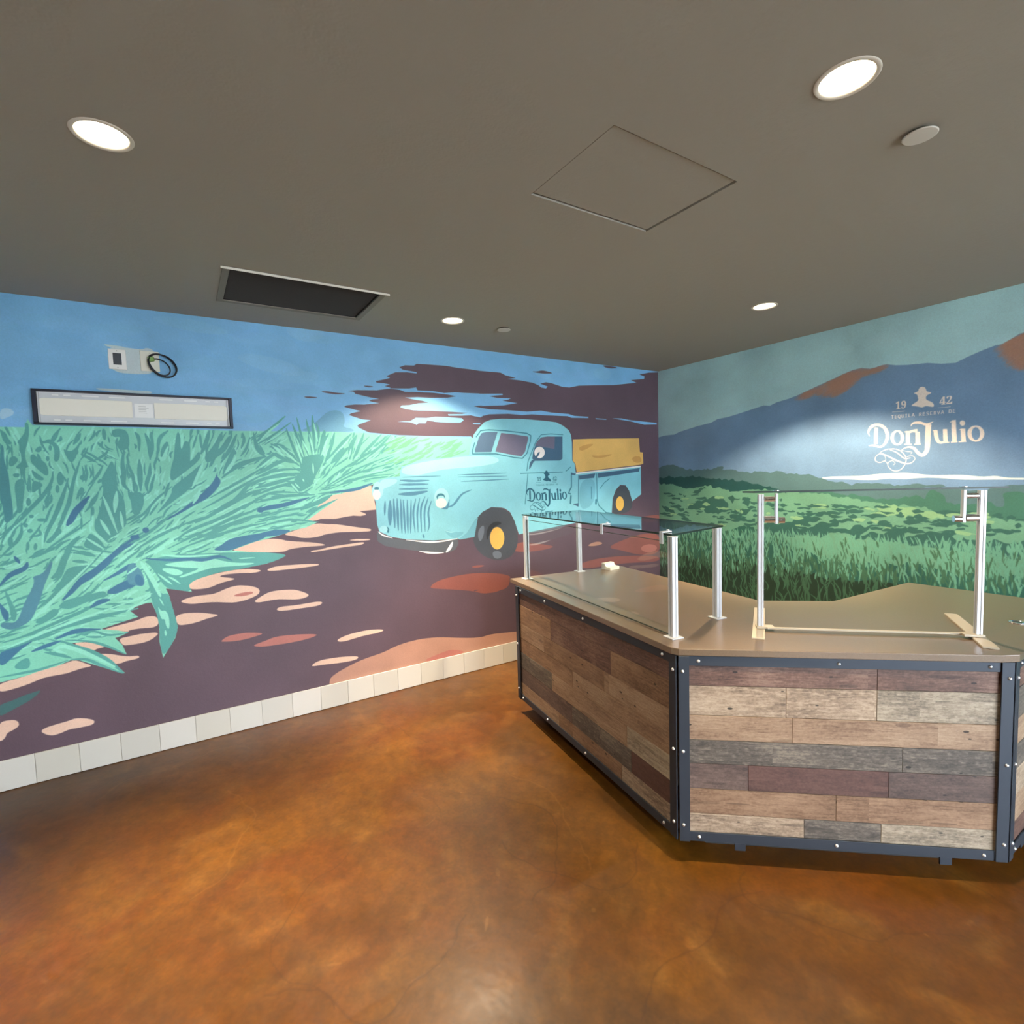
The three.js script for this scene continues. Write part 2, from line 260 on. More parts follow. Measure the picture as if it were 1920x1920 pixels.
['P','navy',0,-4026,1375,-4150,1365,-4262,1350,-4307,1310,-4373,1282,-4258,1265,-4177,1297,-4028,1334],
['P','navy',0,-4703,1445,-4707,1435,-4717,1429,-4728,1430,-4736,1437,-4739,1448,-4735,1459,-4725,1465,-4714,1464,-4706,1457],
['P','navy',0,-4754,1404,-4759,1394,-4773,1390,-4788,1391,-4801,1398,-4805,1408,-4800,1417,-4786,1422,-4771,1421,-4758,1414],
['P','navy',0,-4031,1534,-4036,1523,-4048,1516,-4062,1517,-4073,1525,-4077,1537,-4072,1549,-4060,1555,-4046,1555,-4035,1547],
['S','mintlight',23,-4569,1977,-4605,1894,-4623,1912],
['S','mintlight',21,-4383,1868,-4403,1816,-4455,1703],
['S','mintlight',16,-4426,1968,-4452,1883],
['S','mintlight',15,-4090,2024,-4098,1950],
['S','mintlight',19,-4485,2062,-4497,1963],
['S','mintlight',19,-4406,1701,-4430,1645,-4457,1598],
['S','mintlight',22,-4185,1910,-4224,1842,-4261,1794],
['P','teal',0,-3760,1898,-3709,1919,-3627,1929,-3597,1908,-3632,1833,-3677,1759,-3701,1696,-3747,1671,-3794,1647,-3840,1691,-3806,1773,-3765,1804,-3783,1846],
['S','teal',20,-4056,2040,-3980,2086,-3856,2197],
['S','teal',14,-4059,1990,-3964,2046,-3820,2154],
['S','teal',12,-4004,1990,-3941,2037,-3852,2094],
['S','teal',21,-3763,1840,-3807,1950,-3856,2110],
['S','teal',18,-3736,1877,-3778,2028,-3813,2142],
['S','teal',16,-3710,1898,-3752,2044,-3781,2189],
['S','teal',18,-3689,1908,-3697,2045,-3717,2181],
['S','teal',23,-3668,1929,-3670,2072,-3673,2209],
['S','teal',18,-3653,1972,-3634,2083,-3646,2152],
['S','teal',20,-3782,1867,-3865,1950,-3959,1998],
['S','teal',26,-3802,1862,-3878,1888,-3937,1935],
['S','teal',17,-3829,1898,-3882,1981,-3943,2001],
['S','teal',32,-3626,1951,-3592,2100],
['S','teal',20,-3639,1887,-3608,1993,-3562,2079],
['S','teal',24,-3605,1854,-3545,1994,-3520,2086],
['S','teal',22,-3599,1865,-3465,2011,-3391,2083],
['S','teal',17,-3566,1800,-3441,1956,-3412,1984],
['S','teal',24,-3396,1874,-3340,1984,-3296,2090],
['S','teal',13,-3375,1840,-3271,1901],
['S','teal',21,-3339,1907,-3244,1996,-3159,2081],
['S','teal',19,-3289,1890,-3175,1985,-3083,2077],
['S','teal',12,-3193,1855,-3061,1905],
['S','teal',38,-3558,1854,-3496,1918,-3456,1973],
['S','teal',33,-3417,1885,-3401,1984,-3353,2072],
['S','teal',22,-4068,1825,-3971,1909,-3928,1935],
['S','teal',26,-4071,1784,-3927,1863,-3864,1883],
['S','teal',18,-4044,1769,-4001,1793,-3882,1816,-3765,1814],
['S','teal',28,-4078,1739,-3932,1771,-3756,1788],
['S','teal',26,-4081,1689,-3959,1720,-3797,1762],
['S','teal',20,-4084,1639,-3936,1694,-3799,1721],
['S','teal',17,-4085,1614,-3962,1654,-3803,1647],
['S','teal',22,-4087,1588,-3892,1625,-3684,1626],
['S','teal',15,-4092,1492,-3898,1521,-3749,1544,-3685,1600],
['S','teal',15,-4095,1447,-3891,1484,-3772,1492],
['S','teal',15,-4097,1412,-3878,1452,-3664,1421],
['S','teal',12,-4015,1395,-3836,1417],
['S','teal',32,-3791,1520,-3646,1576,-3560,1621],
['S','teal',18,-3785,1435,-3674,1518,-3524,1586],
['S','teal',13,-3682,1658,-3530,1777,-3363,1874,-3188,1974,-3055,2038],
['S','teal',13,-3652,1652,-3478,1754,-3309,1834,-3060,1923],
['S','teal',14,-3588,1676,-3423,1758,-3253,1811,-3063,1859],
['S','teal',12,-3568,1665,-3397,1730,-3066,1807],
['S','teal',12,-3481,1694,-3313,1745,-3068,1767],
['S','teal',12,-3337,1717,-3228,1737,-3140,1740],
['S','teal',11,-3527,1832,-3416,1907],
['S','teal',12,-3635,1769,-3580,1843],
['S','teal',14,-3849,1712,-3784,1641,-3696,1685],
['S','teal',10,-4010,1646,-3892,1635],
['S','teal',16,-3663,1631,-3537,1642,-3429,1643],
['S','navy',31,-4076,1527,-4025,1544,-3896,1563,-3726,1607],
['S','navy',24,-3575,1638,-3373,1657,-3247,1698],
['S','navy',41,-4104,1356,-3978,1366,-3872,1373],
['S','mintlight',13,-3920,1991,-3838,1909,-3801,1867],
['S','mintlight',15,-3953,1986,-3877,1909],
['S','mintlight',14,-3810,2064,-3762,1856],
['S','mintlight',13,-3792,2044,-3750,1903],
['S','mintlight',13,-3753,2029,-3708,1929],
['S','mintlight',13,-3666,2156,-3643,2014],
['S','mintlight',12,-3701,2071,-3674,1919],
['S','mintlight',13,-3569,2052,-3592,1993,-3628,1908],
['S','mintlight',12,-3402,1967,-3428,1885],
['S','mintlight',11,-3687,1860,-3686,1781],
['S','mintlight',13,-3844,1712,-3794,1647],
['S','mintlight',10,-3819,1716,-3787,1678],
['S','mintlight',11,-3763,1746,-3755,1724],
['S','mintlight',12,-3690,1701,-3658,1732],
['S','mintlight',13,-4044,2005,-3961,2092,-3897,2144],
['S','mintlight',12,-3998,2005,-3916,2057,-3866,2094],
['P','navylight',0,-5276,1221,-5228,1228,-5191,1296,-5178,1303,-5196,1232,-5226,1167,-5247,1089,-5266,1040,-5278,1008,-5304,957,-5374,923,-5410,934,-5435,959,-5413,976,-5359,958,-5325,1058,-5302,1110,-5277,1157,-5268,1199],
['P','teal',0,-5397,1158,-5386,1139,-5367,1065,-5352,1016,-5371,961,-5384,1005,-5383,1059,-5395,1107],
['P','navy',0,-5425,1095,-5407,1059,-5385,1022,-5398,974,-5415,993,-5427,1075],
['P','teal',0,-5112,1256,-5045,1257,-4993,1260,-5102,1155,-5166,1098,-5207,1070,-5268,1019,-5273,1029,-5177,1122,-5138,1212],
['P','navy',0,-4773,1239,-4816,1248,-4892,1194,-4966,1149,-4938,1154,-4857,1189,-4818,1217],
['P','navy',0,-4776,1179,-4823,1148,-4897,1117,-4953,1076,-4901,1059,-4845,1083,-4781,1101],
['P','teal',0,-5088,1069,-5005,1079,-4952,1093,-4937,1055,-5043,1035,-5113,1002,-5152,1009,-5177,1026,-5142,1060],
['P','teal',0,-5439,906,-5345,901,-5248,934,-5291,950,-5245,977,-5194,1024,-5163,997,-5215,950,-5313,912,-5441,877],
['P','navy',0,-5445,815,-5366,820,-5317,852,-5293,843,-5351,808,-5401,755,-5430,728,-5451,732],
['P','teal',0,-5327,756,-5372,732,-5396,699,-5329,679,-5317,719],
['S','navy',27,-5423,1178,-5367,1241,-5303,1275,-5290,1307],
['S','teal',34,-5083,1388,-5125,1310,-5157,1227,-5192,1197],
['S','navy',40,-4801,1366,-4884,1315,-4942,1254,-4997,1207,-5062,1162,-5105,1111,-5152,1061],
['S','teal',11,-4909,1376,-4993,1273,-5066,1202,-5172,1099,-5238,1040],
['S','teal',14,-4768,1317,-4852,1253,-4898,1217],
['S','teal',19,-4928,1029,-4992,1014,-5064,981,-5150,947,-5243,912,-5347,875,-5430,858],
['S','teal',28,-4791,954,-4909,941,-5050,921,-5153,904,-5285,863,-5365,832,-5446,807],
['S','teal',22,-5070,1335,-5023,1330,-4980,1307],
['S','teal',19,-5090,1291,-5020,1276],
['S','teal',13,-5271,1330,-5233,1343,-5153,1382],
['S','navy',26,-5200,834,-5139,857,-5088,865,-4986,855],
['S','navy',21,-5309,782,-5251,800,-5175,820],
['S','teal',27,-5175,820,-5111,772,-5036,720,-4963,654,-4891,555],
['S','teal',16,-5140,698,-5066,682,-5000,631,-4898,556],
['S','teal',19,-5253,766,-5181,733,-5133,705],
['S','teal',14,-5158,821,-5042,789,-4958,740,-4872,672],
['S','teal',14,-5103,846,-5021,848,-4953,812,-4852,807],
['S','teal',15,-5456,662,-5361,665,-5283,668,-5150,696],
['S','navy',27,-5028,997,-4974,1025,-4928,1031],
['S','navy',15,-5344,1347,-5323,1303],
['S','teal',16,-5408,1300,-5371,1316],
['S','mintlight',14,-4789,982,-4854,941],
['S','mintlight',14,-5421,1161,-5370,1191,-5300,1237],
['S','mintlight',19,-5297,964,-5236,1023,-5137,1129,-4992,1282],
['S','mintlight',17,-5424,819,-5349,846,-5245,886,-5118,924,-4787,1014],
['S','mintlight',14,-4783,1069,-4867,1035],
['S','mintlight',11,-4933,1217,-5036,1141],
['S','mintlight',26,-5214,771,-5177,785,-5129,766,-5031,692,-4931,606],
['P','teal',0,-4752,1254,-4597,1274,-4332,1261,-4135,1244,-4034,1233,-3921,1210,-3906,1195,-3952,1174,-4039,1150,-4231,1134,-4340,1128,-4521,1083,-4497,1016,-4576,1040,-4638,1059,-4676,1142,-4716,1226],
['P','mintlight',0,-4663,1216,-4561,1227,-4439,1223,-4355,1226,-4314,1204,-4228,1179,-4094,1166,-4163,1154,-4359,1165,-4435,1150,-4527,1123,-4555,1119,-4567,1128,-4510,1144,-4434,1169,-4516,1179],
['P','mintlight',0,-4665,1197,-4583,1187,-4529,1152,-4567,1132,-4621,1154],
['S','navy',22,-4733,1265,-4599,1241,-4500,1237,-4418,1223,-4321,1235,-4249,1199],
['S','mintlight',12,-4622,1135,-4592,1112,-4558,1079],
['S','mintlight',12,-4675,1161,-4638,1118,-4602,1080],
['S','mintlight',9,-4209,1207,-4110,1204],
['S','mintlight',14,-4652,1280,-4519,1256,-4328,1250],
['P','teal',0,-4761,1236,-4720,1166,-4688,1068,-4660,1022,-4628,1031,-4617,967,-4602,879,-4588,794,-4608,726,-4682,606,-4695,719,-4686,803,-4698,905,-4720,988,-4724,1101],
['P','mintlight',0,-4770,1265,-4735,1229,-4709,1165,-4679,1095,-4668,1084,-4687,1078,-4660,1017,-4677,1001,-4706,1090,-4729,1149,-4755,1208],
['P','mintlight',0,-4688,955,-4675,915,-4647,920,-4631,860,-4636,784,-4654,811,-4658,865,-4674,858,-4686,912],
['S','mintlight',12,-4659,788,-4658,750],
['S','mintlight',9,-4677,1001,-4657,950],
['P','navylight',0,-4830,1244,-4790,1240,-4750,1170,-4748,1086,-4799,1103,-4839,1117],
['P','navy',0,-4799,1158,-4776,1178,-4749,1133,-4755,1092,-4795,1102],
['S','mintlight',18,-4846,999,-4786,1017,-4713,1039],
['S','mintlight',14,-4849,958,-4789,976,-4731,995],
['S','mintlight',14,-4843,1049,-4790,1073],
['S','mintlight',19,-4751,1277,-4673,1310,-4599,1369],
['S','mintlight',14,-4835,1176,-4777,1220],
['F','fieldgreen',0],
['P','tyre',0,-2381,1182,-2358,1314,-2291,1412,-2199,1450,-2078,1439,-1984,1385,-1929,1299,-1908,1189,-1907,1089,-1959,995,-2057,956,-2171,965,-2288,1022,-2357,1101],
['A','bodyshade',0,-2537,1196,-2431,1241,-2357,1337,-2320,1366,-2362,1196,-2503,1185],
['A','body',0,-3231,1505,-3230,1547,-3255,1604,-3258,1646,-3238,1687,-3193,1724,-3128,1737,-3024,1748,-3018,1787,-3005,1823,-2913,1851,-2723,1885,-2558,1896,-2387,1914,-2371,1983,-2336,2091,-2289,2146,-2225,2203,-2160,2226,-2049,2240,-2049,2240,-1807,2246,-1553,2236,-1426,2227,-1340,2195,-1275,2154,-1248,2111,-1237,2033,-1238,1858,-1206,1823,-1197,1734,-285,1792,-284,1482,-421,1411,-465,1528,-516,1587,-594,1595,-659,1545,-706,1454,-722,1305,-803,1299,-296,1210,-282,1082,-312,1109,-781,1183,-1141,1242,-1793,1188,-1894,1178,-1938,1307,-1984,1393,-2040,1429,-2078,1439,-2180,1449,-2273,1411,-2357,1337,-2431,1241,-2511,1194,-2537,1196,-2753,1200,-2987,1229,-3121,1263,-3213,1313,-3228,1371],
['P','bodylight',0,-3016,1766,-2998,1816,-2913,1843,-2642,1885,-2387,1906,-2117,1905,-2063,1849,-2302,1812,-2645,1795,-2760,1768,-2887,1749],
['P','bodylight',0,-2946,1793,-2884,1807,-2775,1797,-2759,1782,-2848,1748,-2933,1757],
['P','bodylight',0,-3193,1721,-3113,1729,-3040,1724,-3056,1688,-3146,1656,-3190,1637],
['P','bodyshade',0,-1153,1662,-941,1679,-946,1474,-1020,1378,-1161,1360],
['P','bodyshade',0,-2667,1291,-2543,1250,-2448,1250,-2519,1202,-2587,1200],
['P','bodylight',0,-2667,1291,-2618,1264,-2534,1257,-2602,1248],
['A','runner',0,-803,1292,-296,1210,-282,1087,-332,1120,-781,1183,-928,1217,-925,1336],
['A','glassblue',0,-2328,1939,-2328,1960,-2284,2069,-2255,2107,-2201,2119,-2090,2120,-2162,1941],
['A','glassplum',0,-2053,2112,-1920,2103,-1763,2085,-1759,2067,-1798,1945,-1839,1902,-1927,1913,-2120,1945],
['L','bodyline',9,-2310,2073,-2263,2128,-2182,2137,-2015,2133,-1772,2114,-1728,2094,-1734,2044,-1778,1929,-1830,1882,-1928,1892,-2116,1925,-2351,1924,-2355,1945,-2328,2022],
['A','glassdoor',0,-1719,1879,-1707,1945,-1663,2037,-1610,2079,-1537,2089,-1354,2092,-1360,1876,-1394,1859,-1690,1858],
['A','glassplum',0,-1685,2003,-1653,2045,-1605,2079,-1537,2087,-1446,2089,-1455,1971,-1582,1987],
['L','glassdoor',17,-1636,1937,-1700,1862],
['S','glassdoor',28,-1699,1870,-1731,1837,-1755,1784],
['P','cream',0,-1571,1937,-1575,1918,-1587,1901,-1604,1889,-1624,1882,-1646,1882,-1666,1889,-1682,1901,-1692,1918,-1695,1937,-1691,1956,-1680,1972,-1663,1985,-1642,1991,-1621,1991,-1601,1985,-1585,1973,-1574,1956],
['S','glassdoor',22,-1633,1941,-1657,1912,-1700,1854],
['L','bodyline',7,-1854,1743,-1364,1747],
['L','bodyline',7,-1775,1734,-1814,1457],
['L','bodyline',7,-1784,1768,-1771,1846,-1739,1912,-1673,2037,-1609,2104,-1494,2115,-1348,2109],
['L','bodyline',14,-1253,1727,-1257,1595,-1281,1561,-1293,1535,-1270,1529],
['L','bodyline',8,-1163,1707,-1174,1401],
['L','bodyline',19,-1265,1507,-1273,1437],
['L','bodyline',9,-922,1719,-922,1446,-899,1390,-803,1315,-703,1299],
['L','bodyline',22,-937,1451,-940,1415],
['L','bodyline',7,-883,1563,-820,1625,-745,1665],
['L','bodyline',7,-999,1590,-1000,1468],
['L','bodyline',7,-1320,1754,-1263,1793],
['L','bodyline',7,-1741,1373,-1644,1342],
['L','bodyline',9,-1581,1368,-1495,1371],
['L','bodyline',7,-925,1327,-928,1217],
['L','bodyline',7,-847,1285,-755,1209],
['L','bodyline',9,-1286,1358,-1254,1321,-1266,1268],
['A','glassdoor',0,-1157,1707,-940,1724,-959,1679,-1153,1667],
['A','glassdoor',0,-909,1724,-300,1768,-314,1730,-905,1678],
['A','glassdoor',0,-1259,1740,-1197,1725,-1209,1712,-1254,1718],
['A','glassdoor',0,-1245,1427,-1171,1432,-1174,1396],
['A','cream',0,-1197,1736,-285,1794,-286,1780,-1191,1721],
['A','wood',0,-1224,2066,-1002,2075,-307,2090,-294,1941,-249,1936,-244,1816,-285,1804,-1185,1741,-1200,1822,-1233,1858],
['P','woodshade',0,-1167,1981,-1062,2017,-944,2027,-1004,1990,-1122,1946],
['P','woodshade',0,-1006,1910,-887,1900,-676,1927,-765,1891,-936,1873],
['P','woodshade',0,-432,1880,-297,1908,-257,1830,-379,1822],
['P','tyre',0,-722,1300,-706,1445,-660,1536,-594,1585,-516,1587,-465,1528,-421,1411,-422,1344,-496,1296,-614,1287],
['P','gold',0,-544,1394,-548,1367,-559,1345,-575,1328,-595,1320,-616,1321,-635,1332,-650,1350,-660,1374,-663,1400,-658,1426,-648,1449,-632,1465,-612,1474,-592,1473,-572,1463,-557,1445,-547,1421],
['P','gold',0,-2053,1156,-2059,1121,-2074,1091,-2095,1070,-2121,1060,-2148,1063,-2172,1078,-2191,1103,-2203,1135,-2207,1170,-2201,1205,-2186,1235,-2165,1256,-2140,1266,-2113,1264,-2089,1250,-2069,1225,-2056,1193],
['P','tyrelight',0,-2324,1256,-2259,1306,-2263,1211,-2302,1143,-2327,1177],
['P','tyrelight',0,-2191,1052,-2092,1042,-2085,976,-2170,977],
['P','black',0,-2238,1137,-2244,1233,-2195,1302,-2120,1320,-2064,1292,-2159,1275,-2208,1214],
['S','grille',20,-3025,1715,-2904,1705,-2769,1707],
['S','grille',19,-3032,1679,-2779,1675],
['S','grille',16,-3036,1643,-2785,1638],
['S','grille',33,-3042,1602,-2924,1601,-2789,1615],
['S','grille',9,-3002,1738,-2809,1739,-2664,1739],
['S','grille',10,-2505,1745,-2010,1750],
['S','grille',10,-2502,1727,-2001,1722],
['S','grille',10,-2474,1687,-1983,1694],
['S','grille',18,-2618,1470,-2558,1489,-2470,1577,-2372,1613],
['S','grille',23,-2668,1467,-2618,1470,-2594,1537],
['S','grille',17,-3155,1554,-3164,1437],
['S','grille',36,-3114,1555,-3124,1356],
['S','grille',22,-3084,1568,-3084,1332],
['S','grille',22,-3055,1570,-3056,1308],
['S','grille',20,-3025,1562,-3027,1283],
['S','grille',19,-3004,1557,-2999,1281],
['S','grille',19,-2970,1555,-2976,1279],
['S','grille',16,-2936,1554,-2954,1277],
['S','grille',16,-2895,1559,-2921,1451,-2914,1281],
['S','grille',15,-2860,1565,-2886,1449,-2888,1279],
['S','grille',15,-2812,1574,-2852,1483,-2857,1277],
['S','grille',15,-2785,1565,-2821,1459,-2825,1281],
['S','grille',16,-2758,1534,-2789,1443,-2785,1338,-2802,1279],
['S','grille',16,-2846,1261,-2836,1226],
['P','bodylight',0,-2594,1552,-2599,1524,-2612,1499,-2632,1482,-2655,1473,-2679,1475,-2702,1486,-2719,1505,-2730,1530,-2733,1559,-2728,1587,-2715,1611,-2696,1628,-2673,1637,-2648,1636,-2626,1626,-2608,1606,-2597,1581],
['P','bodyline',0,-2632,1562,-2635,1551,-2642,1543,-2653,1536,-2666,1533,-2680,1534,-2693,1538,-2703,1546,-2709,1555,-2711,1565,-2708,1575,-2701,1584,-2690,1590,-2677,1593,-2664,1593,-2651,1589,-2641,1581,-2634,1572],
['P','bodylight',0,-2635,1550,-2638,1543,-2644,1536,-2653,1532,-2663,1529,-2675,1530,-2685,1533,-2694,1539,-2699,1546,-2701,1553,-2699,1561,-2693,1568,-2684,1572,-2673,1574,-2662,1574,-2651,1571,-2642,1565,-2637,1558],
['P','lamp',0,-2619,1508,-2623,1494,-2632,1481,-2646,1473,-2663,1469,-2681,1470,-2697,1476,-2710,1486,-2718,1499,-2720,1513,-2717,1527,-2708,1540,-2694,1548,-2677,1552,-2659,1552,-2643,1546,-2630,1536,-2621,1523],
['P','bodylight',0,-3166,1636,-3170,1612,-3179,1591,-3192,1576,-3207,1568,-3223,1569,-3237,1578,-3249,1594,-3256,1615,-3257,1639,-3253,1663,-3244,1684,-3232,1699,-3216,1707,-3201,1706,-3186,1697,-3175,1681,-3168,1660],
['P','bodyline',0,-3198,1654,-3200,1650,-3203,1647,-3209,1644,-3215,1643,-3222,1643,-3229,1645,-3234,1648,-3237,1652,-3238,1656,-3237,1660,-3233,1664,-3228,1666,-3221,1668,-3214,1667,-3208,1666,-3202,1663,-3199,1659],
['P','lamp',0,-3190,1605,-3193,1591,-3199,1579,-3207,1570,-3217,1566,-3228,1567,-3237,1572,-3245,1581,-3249,1594,-3250,1608,-3248,1621,-3242,1633,-3234,1642,-3224,1646,-3213,1646,-3204,1641,-3196,1631,-3192,1619],
['P','bodyline',0,-3153,1351,-3132,1335,-3134,1300,-3149,1294],
['P','bodylight',0,-3144,1326,-3147,1316,-3153,1308,-3162,1302,-3173,1300,-3185,1301,-3196,1305,-3204,1312,-3209,1321,-3211,1331,-3208,1340,-3202,1348,-3193,1354,-3182,1357,-3171,1356,-3160,1352,-3151,1344,-3146,1335],
['A','chrome',0,-3235,1301,-3221,1307,-3121,1252,-2911,1207,-2671,1185,-2524,1199,-2521,1148,-2549,1104,-2626,1080,-2837,1111,-3066,1164,-3175,1196,-3230,1237],
['S','white',11,-3224,1314,-3186,1283,-3107,1251],
['S','white',14,-2995,1226,-2753,1187,-2528,1195],
['S','white',29,-2576,1172,-2603,1125,-2642,1087],
['S','white',15,-2884,1121,-2773,1097,-2663,1087]
];
const RIGHT_MURAL = [
['A','ridge',0,-69,2095,93,2117,220,2117,288,2139,511,2177,683,2196,754,2224,868,2231,1011,2254,1136,2276,1237,2294,1295,2284,1362,2307,1473,2323,1562,2345,1698,2389,1795,2419,1889,2443,1821,2425,1897,2452,1984,2475,2041,2477,2097,2461,2131,2462,2177,2472,2210,2473,2269,2454,2338,2443,2411,2437,2464,2432,2545,2411,2623,2402,2681,2427,2758,2454,2827,2474,2857,2473,2904,2497,2940,2519,2959,2521,2995,2536,3061,2538,3126,2504,3358,2375,3390,1411,-294,1258],
['P','ochre_soft',0,1500,2315,1698,2383,1851,2427,1979,2466,1981,2363,1876,2291,1773,2293,1699,2333,1606,2300],
['P','ochre_soft',0,1821,2421,1919,2454,2041,2473,2097,2458,2204,2471,2211,2447,2097,2416,2028,2417,1957,2339,1823,2284],
['P','ochre_soft',0,2852,2462,2904,2494,2959,2515,3017,2531,3024,2292,2965,2304,2922,2327,2877,2415],
['P','pale',0,1742,1632,1847,1641,2021,1638,2183,1656,2310,1659,2363,1658,2486,1639,2549,1637,2679,1638,2781,1620,2848,1629,2901,1613,2984,1612,3095,1613,3095,1596,2984,1600,2879,1603,2762,1602,2637,1606,2504,1624,2364,1615,2352,1610,2235,1620,2157,1606,2049,1610,1906,1617,1767,1618],
['A','fartree',0,-86,1765,-2,1779,70,1792,161,1796,258,1782,353,1737,535,1728,665,1735,774,1747,814,1751,790,1718,933,1717,987,1709,1100,1686,1193,1707,1243,1686,1339,1684,1419,1688,1445,1675,1423,1669,1581,1659,1666,1651,1730,1633,1829,1609,1912,1593,1982,1567,2021,1586,2131,1585,2236,1579,2214,1579,2306,1570,2413,1572,2450,1580,2487,1572,2551,1566,2595,1544,2681,1534,2803,1529,2876,1555,2903,1570,2955,1563,2985,1568,3096,1570,3160,1238,-300,942],
['A','darktree',0,-88,1651,-4,1658,159,1663,352,1653,499,1662,707,1640,838,1617,933,1623,1100,1587,1208,1567,1313,1547,1446,1528,1572,1195,-298,1069],
['A','midtree',0,1494,1517,1818,1513,1908,1498,2006,1487,2160,1459,2263,1461,2216,1472,2247,1461,2303,1462,2357,1486,2433,1487,2471,1471,2506,1533,2570,1511,2597,1446,2704,1428,2798,1441,2821,1462,2857,1432,2891,1423,2896,1520,2986,1516,3097,1522,3160,1238,1281,1077],
['A','field',0,-89,1594,16,1593,158,1584,351,1538,498,1545,622,1568,748,1546,870,1518,1100,1519,1243,1533,1352,1513,1494,1511,1615,1508,1756,1503,1836,1478,1914,1467,1995,1468,2090,1433,2160,1435,2223,1419,2217,1419,2304,1416,2368,1417,2397,1396,2463,1404,2491,1382,2555,1379,2612,1360,2630,1339,2685,1352,2768,1340,2847,1350,2909,1333,2991,1342,3102,1353,3179,610,-321,-281],
['P','fieldbright',0,2160,1411,2289,1421,2356,1394,2357,1325,2266,1332,2188,1358],
['P','fieldbright',0,2217,1413,2304,1404,2368,1400,2473,1376,2590,1370,2600,1348,2493,1315,2369,1348,2219,1330],
['P','fielddark',0,387,1323,424,1363,533,1411,638,1428,706,1459,838,1432,870,1376,878,1319,772,1286,620,1294,568,1322,460,1318],
['P','fielddark',0,443,1485,534,1546,621,1546,569,1508,480,1470],
['P','fielddark',0,44,1351,135,1322,243,1255,155,1259,54,1311],
['P','fielddark',0,870,1447,917,1469,949,1434,902,1405],
['P','fielddark',0,1018,1394,1085,1430,1144,1411,1085,1376],
['P','fielddark',0,893,1277,987,1296,1085,1355,1137,1370,1100,1314,1010,1262,917,1243],
['A','fielddark',0,1245,1213,1286,1236,1382,1222,1525,1243,1526,1103,1383,1078,1245,1113,1188,1156],
['A','fielddark',0,1235,1203,1426,1228,1503,1233,1509,1275,1584,1295,1669,1296,1752,1287,1721,1273,1564,1210,1558,1189,1598,1188,1696,1218,1746,1254,1881,1275,1968,1299,2103,1309,2108,1294,1997,1281,1893,1244,1815,1206,1858,1200,1964,1217,2015,1251,2071,1246,2163,1273,2241,1271,2215,1258,2109,1233,2044,1179,2055,1164,2126,1191,2247,1200,2277,1238,2358,1244,2360,1139,2269,1131,2165,1140,2127,1167,2045,1135,1999,1131,1987,1168,1912,1175,1822,1174,1760,1124,1645,1141,1235,1094],
['A','fielddark',0,2211,1186,2267,1226,2302,1246,2381,1240,2376,1216,2317,1206,2303,1181,2323,1165,2410,1201,2457,1222,2522,1227,2558,1224,2611,1228,2646,1188,2673,1168,2693,1213,2714,1204,2764,1187,2812,1181,2870,1197,2943,1188,2994,1213,3106,1227,3110,1087,2998,1093,2892,1091,2794,1111,2733,1099,2648,1111,2551,1118,2497,1112,2445,1124,2397,1126,2212,1132],
['A','grassdark',0,-381,1159,25,1181,319,1139,715,1083,1067,1187,1331,1106,1574,1008,1838,946,2153,942,2429,998,2678,954,2899,968,3168,991,3199,-62,-434,-1652],
['A','grassdeep',0,-388,807,454,808,1067,828,1481,831,1840,790,2227,828,2366,817,3184,443,3199,-62,-434,-1652]
];
